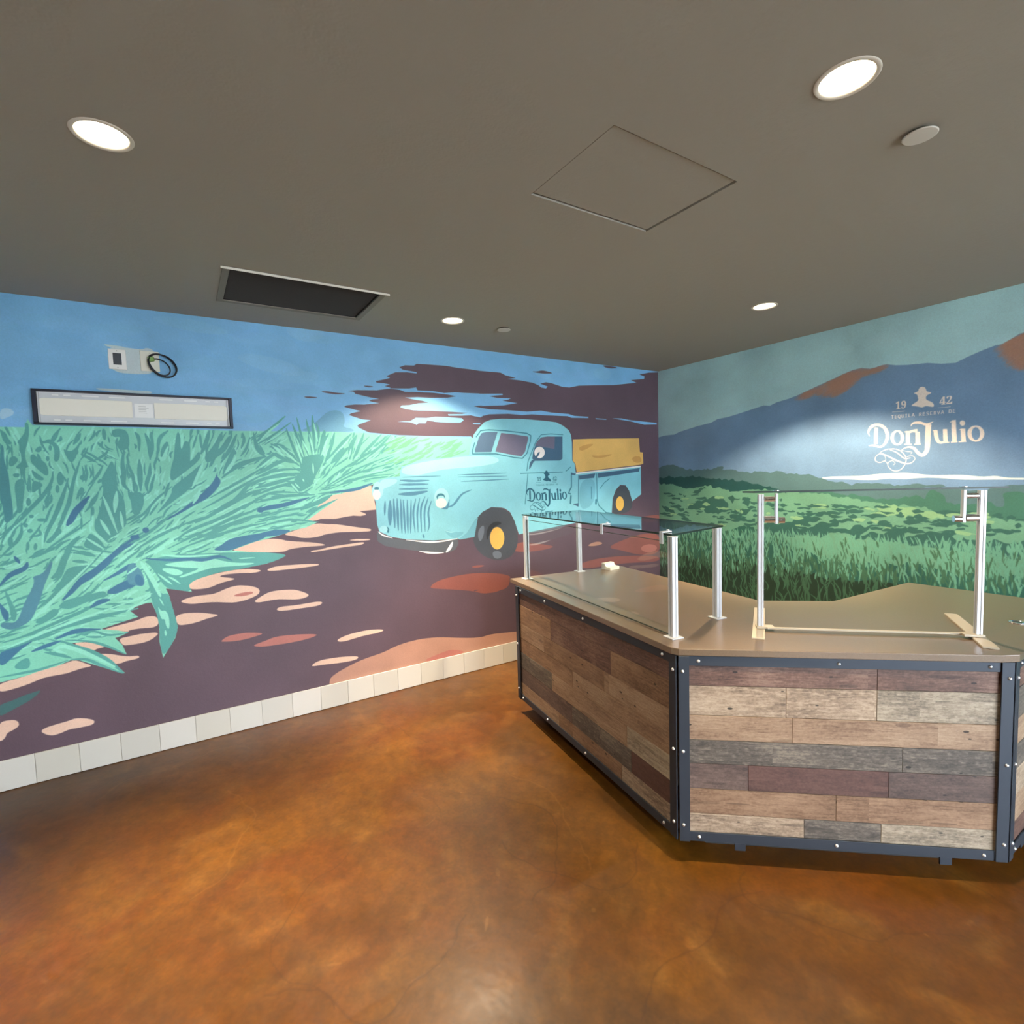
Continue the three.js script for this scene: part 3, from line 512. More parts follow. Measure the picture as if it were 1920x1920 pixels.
const EMBLEM = [
['P','ink',0,2379,2232,2412,2240,2414,2259,2426,2273,2451,2269,2459,2249,2463,2232,2493,2223,2486,2213,2461,2205,2458,2179,2473,2168,2497,2153,2509,2134,2507,2117,2483,2124,2459,2133,2439,2121,2409,2135,2368,2144,2383,2157,2416,2176,2410,2198,2407,2222],
['A','ink',0,2107,1945,2106,1949,2104,1954,2102,1960,2101,1966,2100,1972,2101,1977,2102,1982,2105,1988,2108,1994,2112,1999,2116,2004,2120,2007,2125,2010,2130,2013,2136,2016,2143,2017,2149,2018,2156,2018,2162,2016,2169,2014,2176,2010,2183,2006,2189,2001,2194,1996,2198,1991,2201,1984,2204,1977,2207,1970,2209,1962,2211,1955,2212,1949,2213,1943,2213,1937,2213,1930,2212,1924,2211,1918,2210,1911,2208,1904,2206,1897,2203,1891,2200,1885,2197,1880,2194,1876,2191,1872,2187,1870,2183,1868,2179,1866,2175,1865,2170,1866,2165,1868,2160,1871,2153,1874,2146,1877,2139,1879,2132,1879,2124,1879,2116,1879,2109,1878,2103,1877,2099,1876,2099,1872,2103,1871,2109,1870,2117,1869,2124,1868,2131,1866,2138,1864,2143,1863,2149,1860,2156,1858,2162,1855,2169,1853,2176,1853,2182,1853,2188,1854,2193,1856,2199,1859,2204,1863,2208,1868,2213,1873,2218,1879,2222,1886,2226,1894,2229,1902,2232,1909,2234,1917,2235,1925,2236,1933,2236,1942,2235,1951,2234,1959,2232,1968,2228,1977,2224,1987,2220,1996,2214,2005,2208,2012,2200,2019,2192,2025,2183,2030,2174,2035,2165,2038,2156,2039,2147,2040,2138,2039,2129,2037,2121,2034,2113,2031,2107,2026,2101,2019,2097,2011,2093,2003,2091,1995,2090,1987,2089,1979,2090,1971,2093,1964,2096,1957,2100,1952,2103,1947,2105,1944],
['A','ink',0,2137,2010,2137,2004,2137,1995,2136,1985,2136,1975,2135,1963,2135,1953,2135,1941,2135,1928,2135,1915,2135,1903,2135,1893,2135,1885,2161,1883,2161,1891,2161,1901,2161,1913,2161,1926,2161,1938,2161,1949,2161,1960,2161,1971,2161,1982,2161,1992,2161,2000,2161,2006],
['A','ink',0,2332,1916,2331,1904,2328,1892,2324,1882,2317,1873,2309,1867,2300,1864,2290,1863,2280,1865,2271,1870,2262,1877,2255,1887,2250,1898,2246,1910,2245,1923,2246,1936,2249,1948,2254,1958,2261,1966,2269,1972,2278,1976,2288,1976,2298,1974,2307,1969,2315,1962,2322,1952,2328,1941,2331,1929,2332,1916,2311,1918,2310,1927,2309,1937,2306,1945,2302,1952,2298,1958,2293,1961,2288,1963,2283,1962,2279,1959,2274,1955,2271,1948,2268,1940,2267,1931,2266,1921,2267,1912,2269,1902,2272,1894,2276,1887,2280,1881,2285,1878,2290,1876,2295,1877,2299,1880,2303,1885,2307,1891,2309,1899,2311,1908,2311,1918],
['A','ink',0,2341,1965,2341,1960,2341,1952,2342,1944,2342,1934,2342,1925,2343,1916,2343,1908,2343,1898,2344,1889,2344,1880,2344,1873,2344,1868,2370,1866,2370,1871,2370,1879,2369,1887,2369,1897,2369,1906,2369,1915,2368,1924,2368,1933,2367,1942,2367,1951,2367,1958,2367,1963],
['A','ink',0,2400,1953,2400,1949,2401,1943,2401,1935,2402,1927,2402,1919,2402,1911,2403,1903,2403,1894,2403,1885,2403,1876,2404,1869,2404,1863,2431,1862,2431,1867,2431,1875,2430,1883,2430,1893,2430,1902,2430,1910,2429,1918,2429,1926,2428,1934,2428,1942,2427,1948,2427,1952],
['A','ink',0,2333,1958,2336,1956,2340,1954,2345,1952,2351,1950,2357,1948,2362,1947,2368,1947,2373,1948,2377,1950,2381,1951,2385,1952,2388,1952,2392,1951,2397,1950,2401,1949,2406,1947,2410,1945,2412,1944,2413,1974,2410,1973,2406,1973,2401,1972,2396,1972,2391,1971,2386,1970,2381,1969,2376,1968,2372,1966,2368,1964,2364,1963,2361,1962,2357,1962,2352,1962,2346,1962,2341,1962,2337,1963,2333,1962],
['A','ink',0,2333,1865,2339,1864,2347,1864,2357,1863,2366,1863,2374,1862,2380,1862,2380,1869,2374,1869,2366,1870,2357,1871,2347,1871,2339,1872,2333,1872],
['A','ink',0,2395,1861,2400,1860,2407,1860,2416,1860,2424,1860,2431,1859,2436,1859,2435,1866,2431,1866,2423,1867,2415,1867,2407,1867,2400,1868,2395,1868],
['A','ink',0,2373,1997,2375,1998,2377,2001,2380,2004,2382,2007,2385,2009,2389,2010,2393,2010,2399,2011,2406,2010,2413,2010,2419,2009,2426,2007,2431,2006,2437,2003,2444,1999,2451,1995,2459,1992,2467,1991,2475,1994,2483,1998,2491,2002,2497,2007,2503,2011,2507,2015,2505,2017,2501,2016,2494,2014,2487,2012,2479,2010,2472,2009,2466,2009,2461,2010,2455,2013,2449,2016,2442,2020,2435,2024,2427,2027,2419,2028,2412,2028,2404,2028,2396,2027,2390,2026,2384,2024,2379,2020,2375,2015,2373,2010,2372,2005,2371,2001,2371,1998],
['A','ink',0,2461,2002,2461,1995,2461,1986,2461,1975,2461,1963,2460,1950,2460,1938,2460,1924,2460,1910,2460,1895,2460,1880,2460,1867,2460,1855,2460,1846,2460,1838,2460,1832,2460,1827,2460,1824,2459,1819,2457,1814,2454,1808,2451,1802,2448,1798,2445,1795,2444,1793,2443,1793,2441,1795,2437,1798,2433,1802,2429,1806,2424,1811,2421,1815,2417,1819,2414,1825,2410,1831,2405,1837,2399,1842,2393,1846,2388,1849,2381,1851,2375,1852,2369,1853,2363,1853,2358,1852,2352,1851,2346,1848,2341,1846,2336,1843,2331,1841,2328,1838,2324,1836,2321,1833,2319,1830,2317,1828,2315,1826,2317,1824,2319,1826,2321,1827,2324,1829,2327,1831,2330,1833,2334,1835,2338,1837,2343,1838,2349,1840,2354,1841,2359,1841,2364,1841,2368,1840,2373,1838,2378,1835,2382,1833,2386,1829,2390,1826,2393,1823,2396,1818,2399,1813,2403,1807,2407,1800,2412,1795,2416,1790,2421,1785,2427,1779,2433,1775,2440,1771,2448,1771,2456,1773,2462,1778,2468,1784,2473,1790,2478,1797,2482,1804,2485,1811,2487,1819,2488,1826,2489,1833,2490,1841,2490,1850,2491,1862,2491,1876,2492,1891,2492,1906,2492,1920,2493,1933,2493,1945,2494,1958,2494,1970,2494,1980,2495,1989,2495,1996],
['A','ink',0,2508,1953,2508,1948,2509,1941,2510,1932,2511,1923,2512,1914,2514,1906,2516,1899,2518,1893,2520,1887,2522,1881,2525,1875,2529,1870,2533,1865,2538,1862,2542,1860,2547,1858,2552,1857,2556,1857,2561,1858,2566,1859,2570,1861,2574,1863,2577,1865,2579,1867,2575,1878,2573,1877,2569,1875,2566,1874,2562,1873,2558,1872,2556,1872,2553,1874,2551,1875,2548,1877,2546,1879,2544,1882,2543,1884,2542,1887,2541,1890,2540,1894,2539,1899,2538,1904,2537,1910,2536,1917,2535,1925,2534,1933,2533,1942,2532,1949,2532,1954],
['A','ink',0,2562,1958,2562,1952,2562,1945,2563,1937,2563,1928,2564,1918,2564,1910,2564,1901,2565,1892,2566,1882,2566,1873,2567,1866,2567,1860,2592,1860,2592,1865,2591,1873,2591,1882,2590,1891,2590,1901,2589,1909,2589,1918,2588,1927,2587,1936,2587,1945,2586,1952,2586,1957],
['A','ink',0,2504,1948,2507,1948,2511,1948,2515,1948,2520,1948,2523,1948,2526,1948,2525,1956,2522,1956,2519,1956,2514,1955,2510,1955,2506,1954,2504,1954],
['A','ink',0,2568,1859,2572,1859,2578,1860,2584,1860,2591,1860,2597,1861,2601,1861,2600,1867,2596,1867,2591,1867,2584,1867,2577,1867,2571,1867,2567,1867],
['A','ink',0,2609,2015,2609,2007,2609,1996,2609,1983,2610,1968,2610,1954,2611,1940,2611,1927,2612,1912,2613,1898,2614,1884,2615,1873,2615,1864,2642,1864,2641,1872,2640,1884,2640,1897,2639,1912,2638,1926,2637,1939,2636,1953,2635,1967,2635,1981,2634,1994,2633,2005,2632,2013],
['A','ink',0,2601,2000,2604,2000,2607,2000,2612,2000,2616,2001,2621,2001,2624,2002,2627,2004,2629,2006,2631,2008,2632,2010,2633,2011,2633,2013,2632,2016,2630,2015,2629,2015,2627,2014,2625,2014,2623,2013,2621,2013,2618,2011,2614,2009,2610,2008,2606,2006,2603,2005,2600,2003],
['A','ink',0,2609,1860,2613,1860,2619,1860,2627,1860,2634,1860,2641,1860,2645,1860,2645,1866,2640,1867,2634,1867,2626,1867,2619,1867,2613,1867,2608,1867],
['A','ink',0,2684,1987,2683,1983,2682,1979,2681,1976,2679,1973,2676,1971,2673,1970,2669,1970,2666,1971,2663,1973,2660,1975,2658,1978,2656,1982,2655,1986,2654,1990,2654,1994,2655,1998,2657,2002,2659,2004,2662,2006,2665,2007,2669,2007,2672,2007,2675,2005,2678,2002,2680,1999,2682,1996,2683,1992,2684,1987,2669,1989,2669,1989,2669,1989,2669,1989,2669,1989,2669,1989,2669,1989,2669,1989,2669,1989,2669,1989,2669,1989,2669,1989,2669,1989,2669,1989,2669,1989,2669,1989,2669,1989,2669,1989,2669,1988,2669,1988,2669,1988,2669,1988,2669,1988,2669,1988,2669,1988,2669,1988,2669,1989,2669,1989,2669,1989],
['A','ink',0,2659,1952,2659,1947,2660,1940,2660,1933,2661,1924,2661,1915,2662,1907,2662,1899,2663,1890,2664,1881,2664,1873,2665,1866,2665,1861,2691,1862,2691,1867,2690,1874,2689,1882,2689,1891,2688,1899,2687,1907,2687,1915,2686,1923,2686,1932,2685,1940,2685,1946,2684,1951],
['A','ink',0,2652,1941,2654,1941,2658,1942,2662,1942,2667,1943,2670,1943,2673,1944,2671,1952,2668,1952,2665,1950,2661,1949,2657,1948,2653,1946,2651,1945],
['A','ink',0,2651,1859,2656,1859,2664,1859,2672,1859,2681,1859,2688,1859,2693,1859,2692,1865,2687,1865,2680,1865,2672,1866,2663,1866,2656,1866,2651,1866],
['A','ink',0,2786,1908,2785,1896,2782,1885,2777,1875,2770,1867,2762,1861,2753,1858,2743,1857,2733,1859,2723,1864,2715,1871,2707,1880,2702,1891,2698,1903,2697,1915,2697,1928,2700,1939,2706,1949,2713,1957,2721,1963,2730,1966,2740,1966,2750,1964,2760,1959,2768,1952,2775,1942,2781,1932,2784,1920,2786,1908,2763,1910,2762,1919,2761,1928,2758,1936,2754,1943,2750,1949,2745,1952,2741,1954,2736,1953,2731,1951,2727,1946,2724,1940,2722,1932,2720,1923,2720,1913,2721,1904,2722,1895,2725,1887,2729,1880,2733,1874,2738,1871,2743,1869,2747,1870,2752,1873,2756,1878,2759,1884,2762,1892,2763,1900,2763,1910],
['A','ink',0,2173,1806,2178,1804,2185,1802,2193,1799,2201,1795,2210,1791,2219,1787,2228,1782,2238,1776,2248,1769,2258,1762,2269,1755,2279,1749,2290,1744,2302,1738,2313,1733,2324,1728,2335,1724,2345,1722,2353,1721,2361,1721,2368,1723,2374,1725,2380,1727,2385,1731,2390,1734,2394,1739,2398,1744,2401,1749,2403,1755,2404,1760,2403,1765,2400,1770,2397,1774,2393,1778,2388,1782,2383,1784,2378,1784,2372,1783,2365,1782,2359,1780,2354,1779,2350,1778,2351,1774,2355,1775,2360,1776,2366,1778,2372,1779,2378,1780,2383,1779,2387,1778,2391,1775,2395,1771,2398,1767,2400,1764,2400,1760,2400,1756,2398,1752,2395,1747,2391,1743,2387,1739,2383,1735,2378,1733,2372,1731,2367,1729,2360,1729,2353,1729,2346,1730,2337,1733,2327,1737,2316,1742,2305,1748,2294,1754,2283,1759,2273,1765,2262,1772,2252,1778,2242,1785,2232,1791,2222,1796,2213,1800,2203,1803,2194,1806,2186,1808,2179,1810,2174,1811],
['A','ink',0,2241,1832,2247,1829,2254,1825,2263,1820,2272,1815,2281,1809,2289,1803,2297,1797,2304,1789,2312,1780,2320,1772,2328,1765,2335,1760,2344,1758,2352,1759,2360,1760,2366,1762,2372,1764,2376,1766,2375,1769,2371,1769,2365,1767,2358,1766,2351,1766,2344,1766,2338,1768,2331,1772,2324,1779,2317,1787,2309,1795,2301,1803,2293,1810,2284,1816,2274,1821,2265,1826,2256,1830,2248,1834,2243,1836],
['A','ink',0,2176,1813,2180,1816,2186,1819,2192,1823,2200,1827,2207,1830,2215,1833,2223,1834,2232,1836,2242,1837,2251,1837,2260,1836,2269,1835,2277,1834,2285,1831,2293,1828,2300,1825,2307,1820,2313,1815,2319,1809,2325,1802,2331,1794,2336,1785,2340,1777,2343,1769,2344,1762,2345,1754,2344,1746,2343,1738,2341,1730,2339,1723,2335,1715,2331,1707,2326,1699,2320,1692,2314,1686,2308,1682,2302,1679,2294,1677,2286,1676,2278,1676,2271,1678,2264,1680,2258,1683,2253,1687,2247,1693,2242,1699,2238,1705,2235,1711,2233,1715,2232,1720,2232,1724,2233,1729,2234,1733,2235,1736,2238,1739,2242,1742,2247,1745,2251,1747,2256,1748,2260,1748,2263,1747,2266,1745,2270,1741,2273,1737,2275,1733,2276,1731,2276,1729,2274,1727,2272,1724,2270,1722,2267,1720,2266,1719,2268,1716,2269,1718,2271,1720,2274,1722,2277,1724,2279,1727,2279,1731,2278,1735,2275,1739,2272,1743,2268,1747,2264,1751,2260,1752,2255,1752,2250,1751,2245,1749,2240,1746,2236,1743,2232,1739,2230,1735,2229,1730,2228,1725,2228,1719,2229,1714,2231,1708,2235,1702,2239,1696,2244,1690,2250,1684,2256,1678,2263,1675,2270,1673,2278,1671,2287,1671,2295,1672,2303,1673,2310,1677,2317,1681,2324,1688,2330,1695,2335,1703,2340,1712,2343,1720,2346,1728,2348,1736,2350,1745,2350,1753,2350,1762,2348,1771,2345,1780,2341,1789,2335,1797,2329,1806,2323,1813,2316,1820,2309,1825,2302,1830,2294,1834,2286,1837,2278,1839,2269,1841,2260,1842,2251,1842,2241,1842,2232,1841,2222,1840,2214,1838,2206,1835,2198,1831,2190,1827,2184,1822,2178,1819,2174,1816],
['A','ink',0,2204,1808,2200,1808,2195,1809,2188,1809,2181,1809,2175,1809,2169,1807,2163,1804,2158,1800,2153,1795,2149,1790,2145,1784,2143,1779,2141,1774,2141,1769,2142,1764,2143,1759,2145,1754,2148,1750,2152,1747,2157,1744,2162,1741,2167,1739,2173,1738,2179,1737,2184,1738,2190,1741,2195,1744,2200,1747,2205,1749,2209,1749,2213,1747,2217,1743,2221,1737,2225,1731,2228,1726,2231,1723,2233,1725,2231,1728,2228,1733,2224,1739,2219,1745,2215,1750,2210,1753,2204,1753,2199,1751,2193,1748,2188,1745,2183,1743,2178,1742,2173,1743,2168,1744,2163,1746,2159,1749,2155,1751,2152,1754,2150,1757,2148,1761,2147,1765,2146,1769,2146,1773,2147,1777,2149,1781,2152,1786,2156,1791,2161,1796,2166,1800,2170,1803,2175,1805,2182,1806,2188,1806,2195,1806,2200,1806,2204,1806],
['A','ink',0,2312,1825,2316,1824,2321,1822,2328,1820,2335,1818,2342,1816,2348,1814,2355,1812,2362,1811,2368,1810,2374,1809,2379,1808,2382,1806,2382,1806,2382,1804,2380,1801,2378,1799,2375,1797,2374,1795,2376,1793,2377,1795,2379,1797,2382,1799,2384,1802,2385,1806,2383,1809,2380,1811,2375,1812,2368,1814,2362,1815,2355,1816,2349,1817,2343,1819,2336,1821,2328,1823,2322,1825,2316,1827,2312,1828],
['A','ink',0,2203,1803,2205,1798,2207,1792,2209,1784,2212,1776,2214,1769,2214,1764,2214,1760,2212,1756,2210,1753,2208,1750,2206,1748,2204,1746,2206,1744,2207,1746,2210,1748,2212,1751,2215,1754,2216,1758,2217,1763,2216,1770,2214,1777,2212,1785,2209,1792,2207,1799,2205,1803],
['A','ink',0,2253,2112,2263,2112,2277,2112,2294,2111,2310,2110,2324,2110,2333,2110,2333,2113,2323,2113,2309,2113,2293,2114,2277,2114,2263,2115,2253,2115],
['A','ink',0,2532,2109,2540,2109,2553,2108,2567,2108,2581,2107,2594,2106,2602,2106,2602,2109,2593,2109,2581,2110,2567,2110,2553,2111,2540,2111,2532,2111]
];

function smoothPath(g, p, sx, sy) {
  const n = p.length / 2, X = (i) => sx(p[2 * ((i + n) % n)]), Y = (i) => sy(p[2 * ((i + n) % n) + 1]);
  g.beginPath(); g.moveTo((X(-1) + X(0)) / 2, (Y(-1) + Y(0)) / 2);
  for (let i = 0; i < n; i++) g.quadraticCurveTo(X(i), Y(i), (X(i) + X(i + 1)) / 2, (Y(i) + Y(i + 1)) / 2);
  g.closePath();
}
function leafPath(g, p, w, sx, sy, k) {                              // a brush stroke that swells and runs to a point at both ends
  const q = []; for (let i = 0; i < p.length; i += 2) q.push(new THREE.Vector3(sx(p[i]), sy(p[i + 1]), 0));
  const c = new THREE.CatmullRomCurve3(q), N = 14, l = [], r = [];
  for (let i = 0; i <= N; i++) {
    const t = i / N, a = c.getPoint(t), d = c.getTangent(t), h = w * k * 0.5 * Math.pow(Math.sin(Math.PI * Math.min(Math.max(t, 0.03), 0.97)), 0.55) * (0.85 + 0.3 * vnoise(a.x * 0.05, a.y * 0.05));
    l.push([a.x - d.y * h, a.y + d.x * h]); r.push([a.x + d.y * h, a.y - d.x * h]);
  }
  g.beginPath(); g.moveTo(...l[0]); for (const a of l.slice(1)) g.lineTo(...a); for (const a of r.reverse()) g.lineTo(...a); g.closePath();
}
const RAGGED = { fartree: 14, darktree: 16, midtree: 14, field: 16, fielddark: 17, grassdark: 22, grassdeep: 26, fieldbright: 14 };
function ragged(p, a) {                                              // dabbed brush edge: an outline broken into small uneven steps
  const o = [], n = p.length / 2;
  for (let i = 0; i < n; i++) {
    const x0 = p[2 * i], y0 = p[2 * i + 1], x1 = p[2 * ((i + 1) % n)], y1 = p[2 * ((i + 1) % n) + 1], l = Math.hypot(x1 - x0, y1 - y0), m = Math.min(120, Math.max(1, Math.round(l / 22)));
    for (let j = 0; j < m; j++) { const t = j / m, x = x0 + (x1 - x0) * t, y = y0 + (y1 - y0) * t; o.push(x + (vnoise(x * 0.031, y * 0.031 + 7) - 0.5) * a * 2.2, y + (vnoise(x * 0.045 + 40, y * 0.045) - 0.5) * a * 2 + rr(-0.3, 0.3) * a); }
  }
  return o;
}
function paintOps(g, ops, sx, sy, k, ink, extra = {}) {
  for (let [kind, name, w, ...p] of ops) {
    if (extra[kind]) { extra[kind](name); continue; }
    if (RAGGED[name] && kind !== 'S') { p = ragged(p, RAGGED[name]); kind = 'P'; }
    const col = ink ?? PAINT[name]; g.fillStyle = col; g.strokeStyle = col; g.lineJoin = 'round'; g.lineCap = 'round';
    if (name.endsWith('_soft')) {                                    // dry-brushed patches with ragged edges
      let x0 = 1e9, x1 = -1e9, y0 = 1e9, y1 = -1e9; for (let i = 0; i < p.length; i += 2) { x0 = Math.min(x0, p[i]); x1 = Math.max(x1, p[i]); y0 = Math.min(y0, p[i + 1]); y1 = Math.max(y1, p[i + 1]); }
      g.save(); g.beginPath(); const rp = ops[0].slice(3); for (let i = 0; i < rp.length; i += 2) (i ? g.lineTo : g.moveTo).call(g, sx(rp[i]), sy(rp[i + 1])); g.closePath(); g.clip(); smoothPath(g, p, sx, sy);
      const spots = []; for (let i = 0; i < 900; i++) { const x = sx(rr(x0, x1)), y = sy(rr(y0, y1)); if (g.isPointInPath(x, y)) spots.push([x, y]); }
      for (const [x, y] of spots) { g.globalAlpha = rr(0.05, 0.2); g.beginPath(); g.ellipse(x, y, rr(5, 16), rr(2, 6), -0.35, 0, 7); g.fill(); }
      g.restore(); continue;
    }
    if (kind === 'P') { smoothPath(g, p, sx, sy); g.fill(); }
    else if (kind === 'A') { g.beginPath(); for (let i = 0; i < p.length; i += 2) (i ? g.lineTo : g.moveTo).call(g, sx(p[i]), sy(p[i + 1])); g.closePath(); g.fill('evenodd'); }
    else if (kind === 'S') { leafPath(g, p, w, sx, sy, k); g.fill(); }
    else if (kind === 'L') { g.lineWidth = Math.max(1, w * k); g.beginPath(); for (let i = 0; i < p.length; i += 2) (i ? g.lineTo : g.moveTo).call(g, sx(p[i]), sy(p[i + 1])); g.stroke(); }
  }
}
function brushWork(g, w, h, hues, n, lx, ly, alpha) {                // broad roller and brush marks
  for (let i = 0; i < n; i++) {
    g.fillStyle = hues[Math.floor(rnd() * hues.length)]; g.globalAlpha = rr(alpha * 0.3, alpha);
    g.beginPath(); g.ellipse(rr(0, w), rr(0, h), rr(lx * 0.3, lx), rr(ly * 0.3, ly), rr(-0.25, 0.25), 0, 7); g.fill();
  }
  g.globalAlpha = 1;
}
function grain(g, w, h, amount) {                                    // roller stipple and uneven cover of the paint film
  const im = g.getImageData(0, 0, w, h), d = im.data;
  for (let y = 0, o = 0; y < h; y++) for (let x = 0; x < w; x++, o += 4) {
    const v = 1 + amount * ((fbm(x * 0.012, y * 0.012, 3) - 0.5) * 0.9 + (vnoise(x * 0.9, y * 0.9) - 0.5) * 0.35);
    d[o] *= v; d[o + 1] *= v; d[o + 2] *= v;
  }
  g.putImageData(im, 0, 0);
}
function emblem(g, sx, sy, k, ink) {                                 // hatted man, year, lettering and flourish
  paintOps(g, EMBLEM, sx, sy, k, ink);
  g.fillStyle = ink; g.textBaseline = 'alphabetic';
  const word = (t, x0, x1, y, size, font) => { g.save(); g.translate(sx(x0), sy(y)); g.font = `${font} ${size * k}px serif`; const m = g.measureText(t).width; g.scale((sx(x1) - sx(x0)) / m, 1); g.fillText(t, 0, 0); g.restore(); };
  word('19', 2272, 2342, 2132, 74, 'bold'); word('42', 2538, 2612, 2130, 74, 'bold');
  const t = 'TEQUILA RESERVA DE', x0 = 2246, x1 = 2634; g.font = `${31 * k}px monospace`;
  [...t].forEach((ch, i) => { g.fillText(ch, sx(x0 + ((x1 - x0) * i) / t.length), sy(2062)); });
}
function leftMural() {
  const w = 2048, k = w / (-XL * 1000), h = Math.round(H * 1000 * k), [c, g] = canvasOf(w, h);
  const sx = (x) => (x - XL * 1000) * k, sy = (y) => (H * 1000 - y) * k;
  g.fillStyle = PAINT.sky; g.fillRect(0, 0, w, h);
  brushWork(g, w, h * 0.42, ['#74b0e0', '#8ac4ea', '#7cbade', '#82b8e8', '#94c8e6'], 420, 70, 22, 0.28);
  paintOps(g, LEFT_MURAL, sx, sy, k, undefined, {
    K: () => {                                                       // finer leaves between the large ones, along their neighbours
      const near = LEFT_MURAL.filter((o) => o[0] === 'S' && o[1] === 'teal').map((o) => { const p = o.slice(3), m = p.length; return [(p[0] + p[m - 2]) / 2, (p[1] + p[m - 1]) / 2, p[m - 2] - p[0], p[m - 1] - p[1]]; });
      const outline = LEFT_MURAL.find((o) => o[0] === 'A' && o[1] === 'mint').slice(3);
      g.save(); g.beginPath(); for (let i = 0; i < outline.length; i += 2) (i ? g.lineTo : g.moveTo).call(g, sx(outline[i]), sy(outline[i + 1])); g.closePath(); g.clip();
      for (let i = 0; i < 1900; i++) {
        const x = rr(-5450, -3000), y = rr(750, 2080); let b = null, bd = 1e12;
        for (const q of near) { const d = (q[0] - x) ** 2 + (q[1] - y) ** 2; if (d < bd) { bd = d; b = q; } }
        const n = Math.hypot(b[2], b[3]), ux = b[2] / n, uy = b[3] / n, l = rr(30, 120) * 0.5, c = rr(-10, 10);
        g.fillStyle = PAINT[rnd() < 0.55 ? 'teal' : 'mintlight'];
        leafPath(g, [x - ux * l, y - uy * l, x - uy * c, y + ux * c, x + ux * l, y + uy * l], rr(6, 15), sx, sy, k); g.fill();
      }
      g.restore();
    },
    F: (name) => {                                                   // far rows of the field
      g.fillStyle = PAINT[name];
      for (let i = 0; i < 120; i++) {
        const x = rr(-3080, -2340), y = rr(1700, 2040); if (y < 2040 - 330 * (1 - (x + 3080) / 950)) continue;
        const l = rr(60, 150), a = rr(0.3, 0.6);
        leafPath(g, [x - l / 2, y - l * 0.4 * a, x, y + rr(-4, 4), x + l / 2, y + l * 0.6 * a], rr(11, 20), sx, sy, k); g.fill();
      }
    },
  });
  emblem(g, (z) => sx(-1797.7 + (z - 2088.3) * 0.6915), (y) => sy(1546.1 + (y - 1956) * 0.6915), k * 0.6915, '#1c5a72');
  grain(g, w, h, 0.16);
  return textureOf(c);
}
function rightMural() {
  const w = 2048, k = w / (ZB * 1000), h = Math.round(H * 1000 * k), [c, g] = canvasOf(w, h);
  const sx = (z) => z * k, sy = (y) => (H * 1000 - y) * k;
  g.fillStyle = PAINT.tealsky; g.fillRect(0, 0, w, h);
  brushWork(g, w, h * 0.5, ['#a6d0d6', '#b6dfe2', '#acd6da', '#bae0e0'], 300, 60, 18, 0.25);
  g.fillStyle = PAINT.ridge; g.fillRect(sx(3300), sy(2480), w, h);
  g.fillStyle = PAINT.field; g.fillRect(sx(3100), sy(1420), w, h);
  g.fillStyle = PAINT.grassdark; g.fillRect(sx(3100), sy(1000), w, h);
  paintOps(g, RIGHT_MURAL, sx, sy, k);
  const at = (z, a, b) => a + (b - a) * Math.min(1, z / 3000);
  for (let i = 0; i < 260; i++) {                                    // clumps in the fields
    const z = rr(0, 3600), y = rr(at(z, 1150, 1235), at(z, 1500, 1370)), l = rr(30, 150), t = rr(6, 18), p = [];
    for (let j = 0; j < 12; j++) { const a = (j / 12) * 2 * Math.PI; p.push(z + Math.cos(a) * l * 0.5 * rr(0.7, 1.15), y + Math.sin(a) * t * rr(0.5, 1.3)); }
    g.fillStyle = PAINT[i % 6 ? 'fielddark' : 'fieldbright']; smoothPath(g, ragged(p, 8), sx, sy); g.fill();
  }
  for (let i = 0; i < 2300; i++) {                                    // blades of the lower grass
    const z = rr(-50, 3600), t = rnd(), y = at(z, 1110, 1170) - t * at(z, 420, 300), l = rr(40, 120), lean = rr(-40, 25);
    g.fillStyle = rnd() > t * 0.7 ? PAINT.blade : PAINT.bladedark;
    leafPath(g, [z, y - l * 0.5, z + lean * 0.4, y, z + lean, y + l * 0.5], rr(6, 16), sx, sy, k); g.fill();
  }
  for (let i = 0; i < 300; i++) {
    const z = rr(-50, 2300), y = rr(480, at(z, 820, 960)), l = rr(70, 170); g.fillStyle = PAINT.bladedark;
    leafPath(g, [z, y - l * 0.5, z + rr(-20, 20), y, z + rr(-50, 40), y + l * 0.5], rr(9, 16), sx, sy, k); g.fill();
  }
  emblem(g, sx, sy, k, PAINT.ink);
  grain(g, w, h, 0.2);
  return textureOf(c);
}

// ---------------------------------------------------------------- structure
const plasterBump = greyTexture(256, 256, (x, y) => 0.5 * vnoise(x * 0.5, y * 0.5) + 0.5 * vnoise(x * 0.13, y * 0.13));
const bumpOf = (rx, ry) => { const t = plasterBump.clone(); t.repeat.set(rx, ry); t.needsUpdate = true; return t; };
const plain = mat('#8d8f8c', 0.8);
const muralL = mat('#ffffff', 0.55, 0, { map: leftMural(), bumpMap: bumpOf(12, 5), bumpScale: 0.0006 });
const muralR = mat('#ffffff', 0.55, 0, { map: rightMural(), bumpMap: bumpOf(14, 5), bumpScale: 0.0006 });
const wl = struct('wall_left', new THREE.BoxGeometry(-XL, H, 0.12).translate(XL / 2, H / 2, -0.06), [plain, plain, plain, plain, muralL, plain], 'mural of a pale blue pickup truck on a dirt road beside agave plants');
const wr = struct('wall_right', new THREE.BoxGeometry(0.12, H, ZB).translate(0.06, H / 2, ZB / 2), [plain, muralR, plain, plain, plain, plain], 'mural of blue mountains and green fields with white lettering');
struct('wall_side', new THREE.BoxGeometry(0.12, H, ZB).translate(XL - 0.06, H / 2, ZB / 2), mat('#c9c6bd', 0.8), 'plain pale side wall');

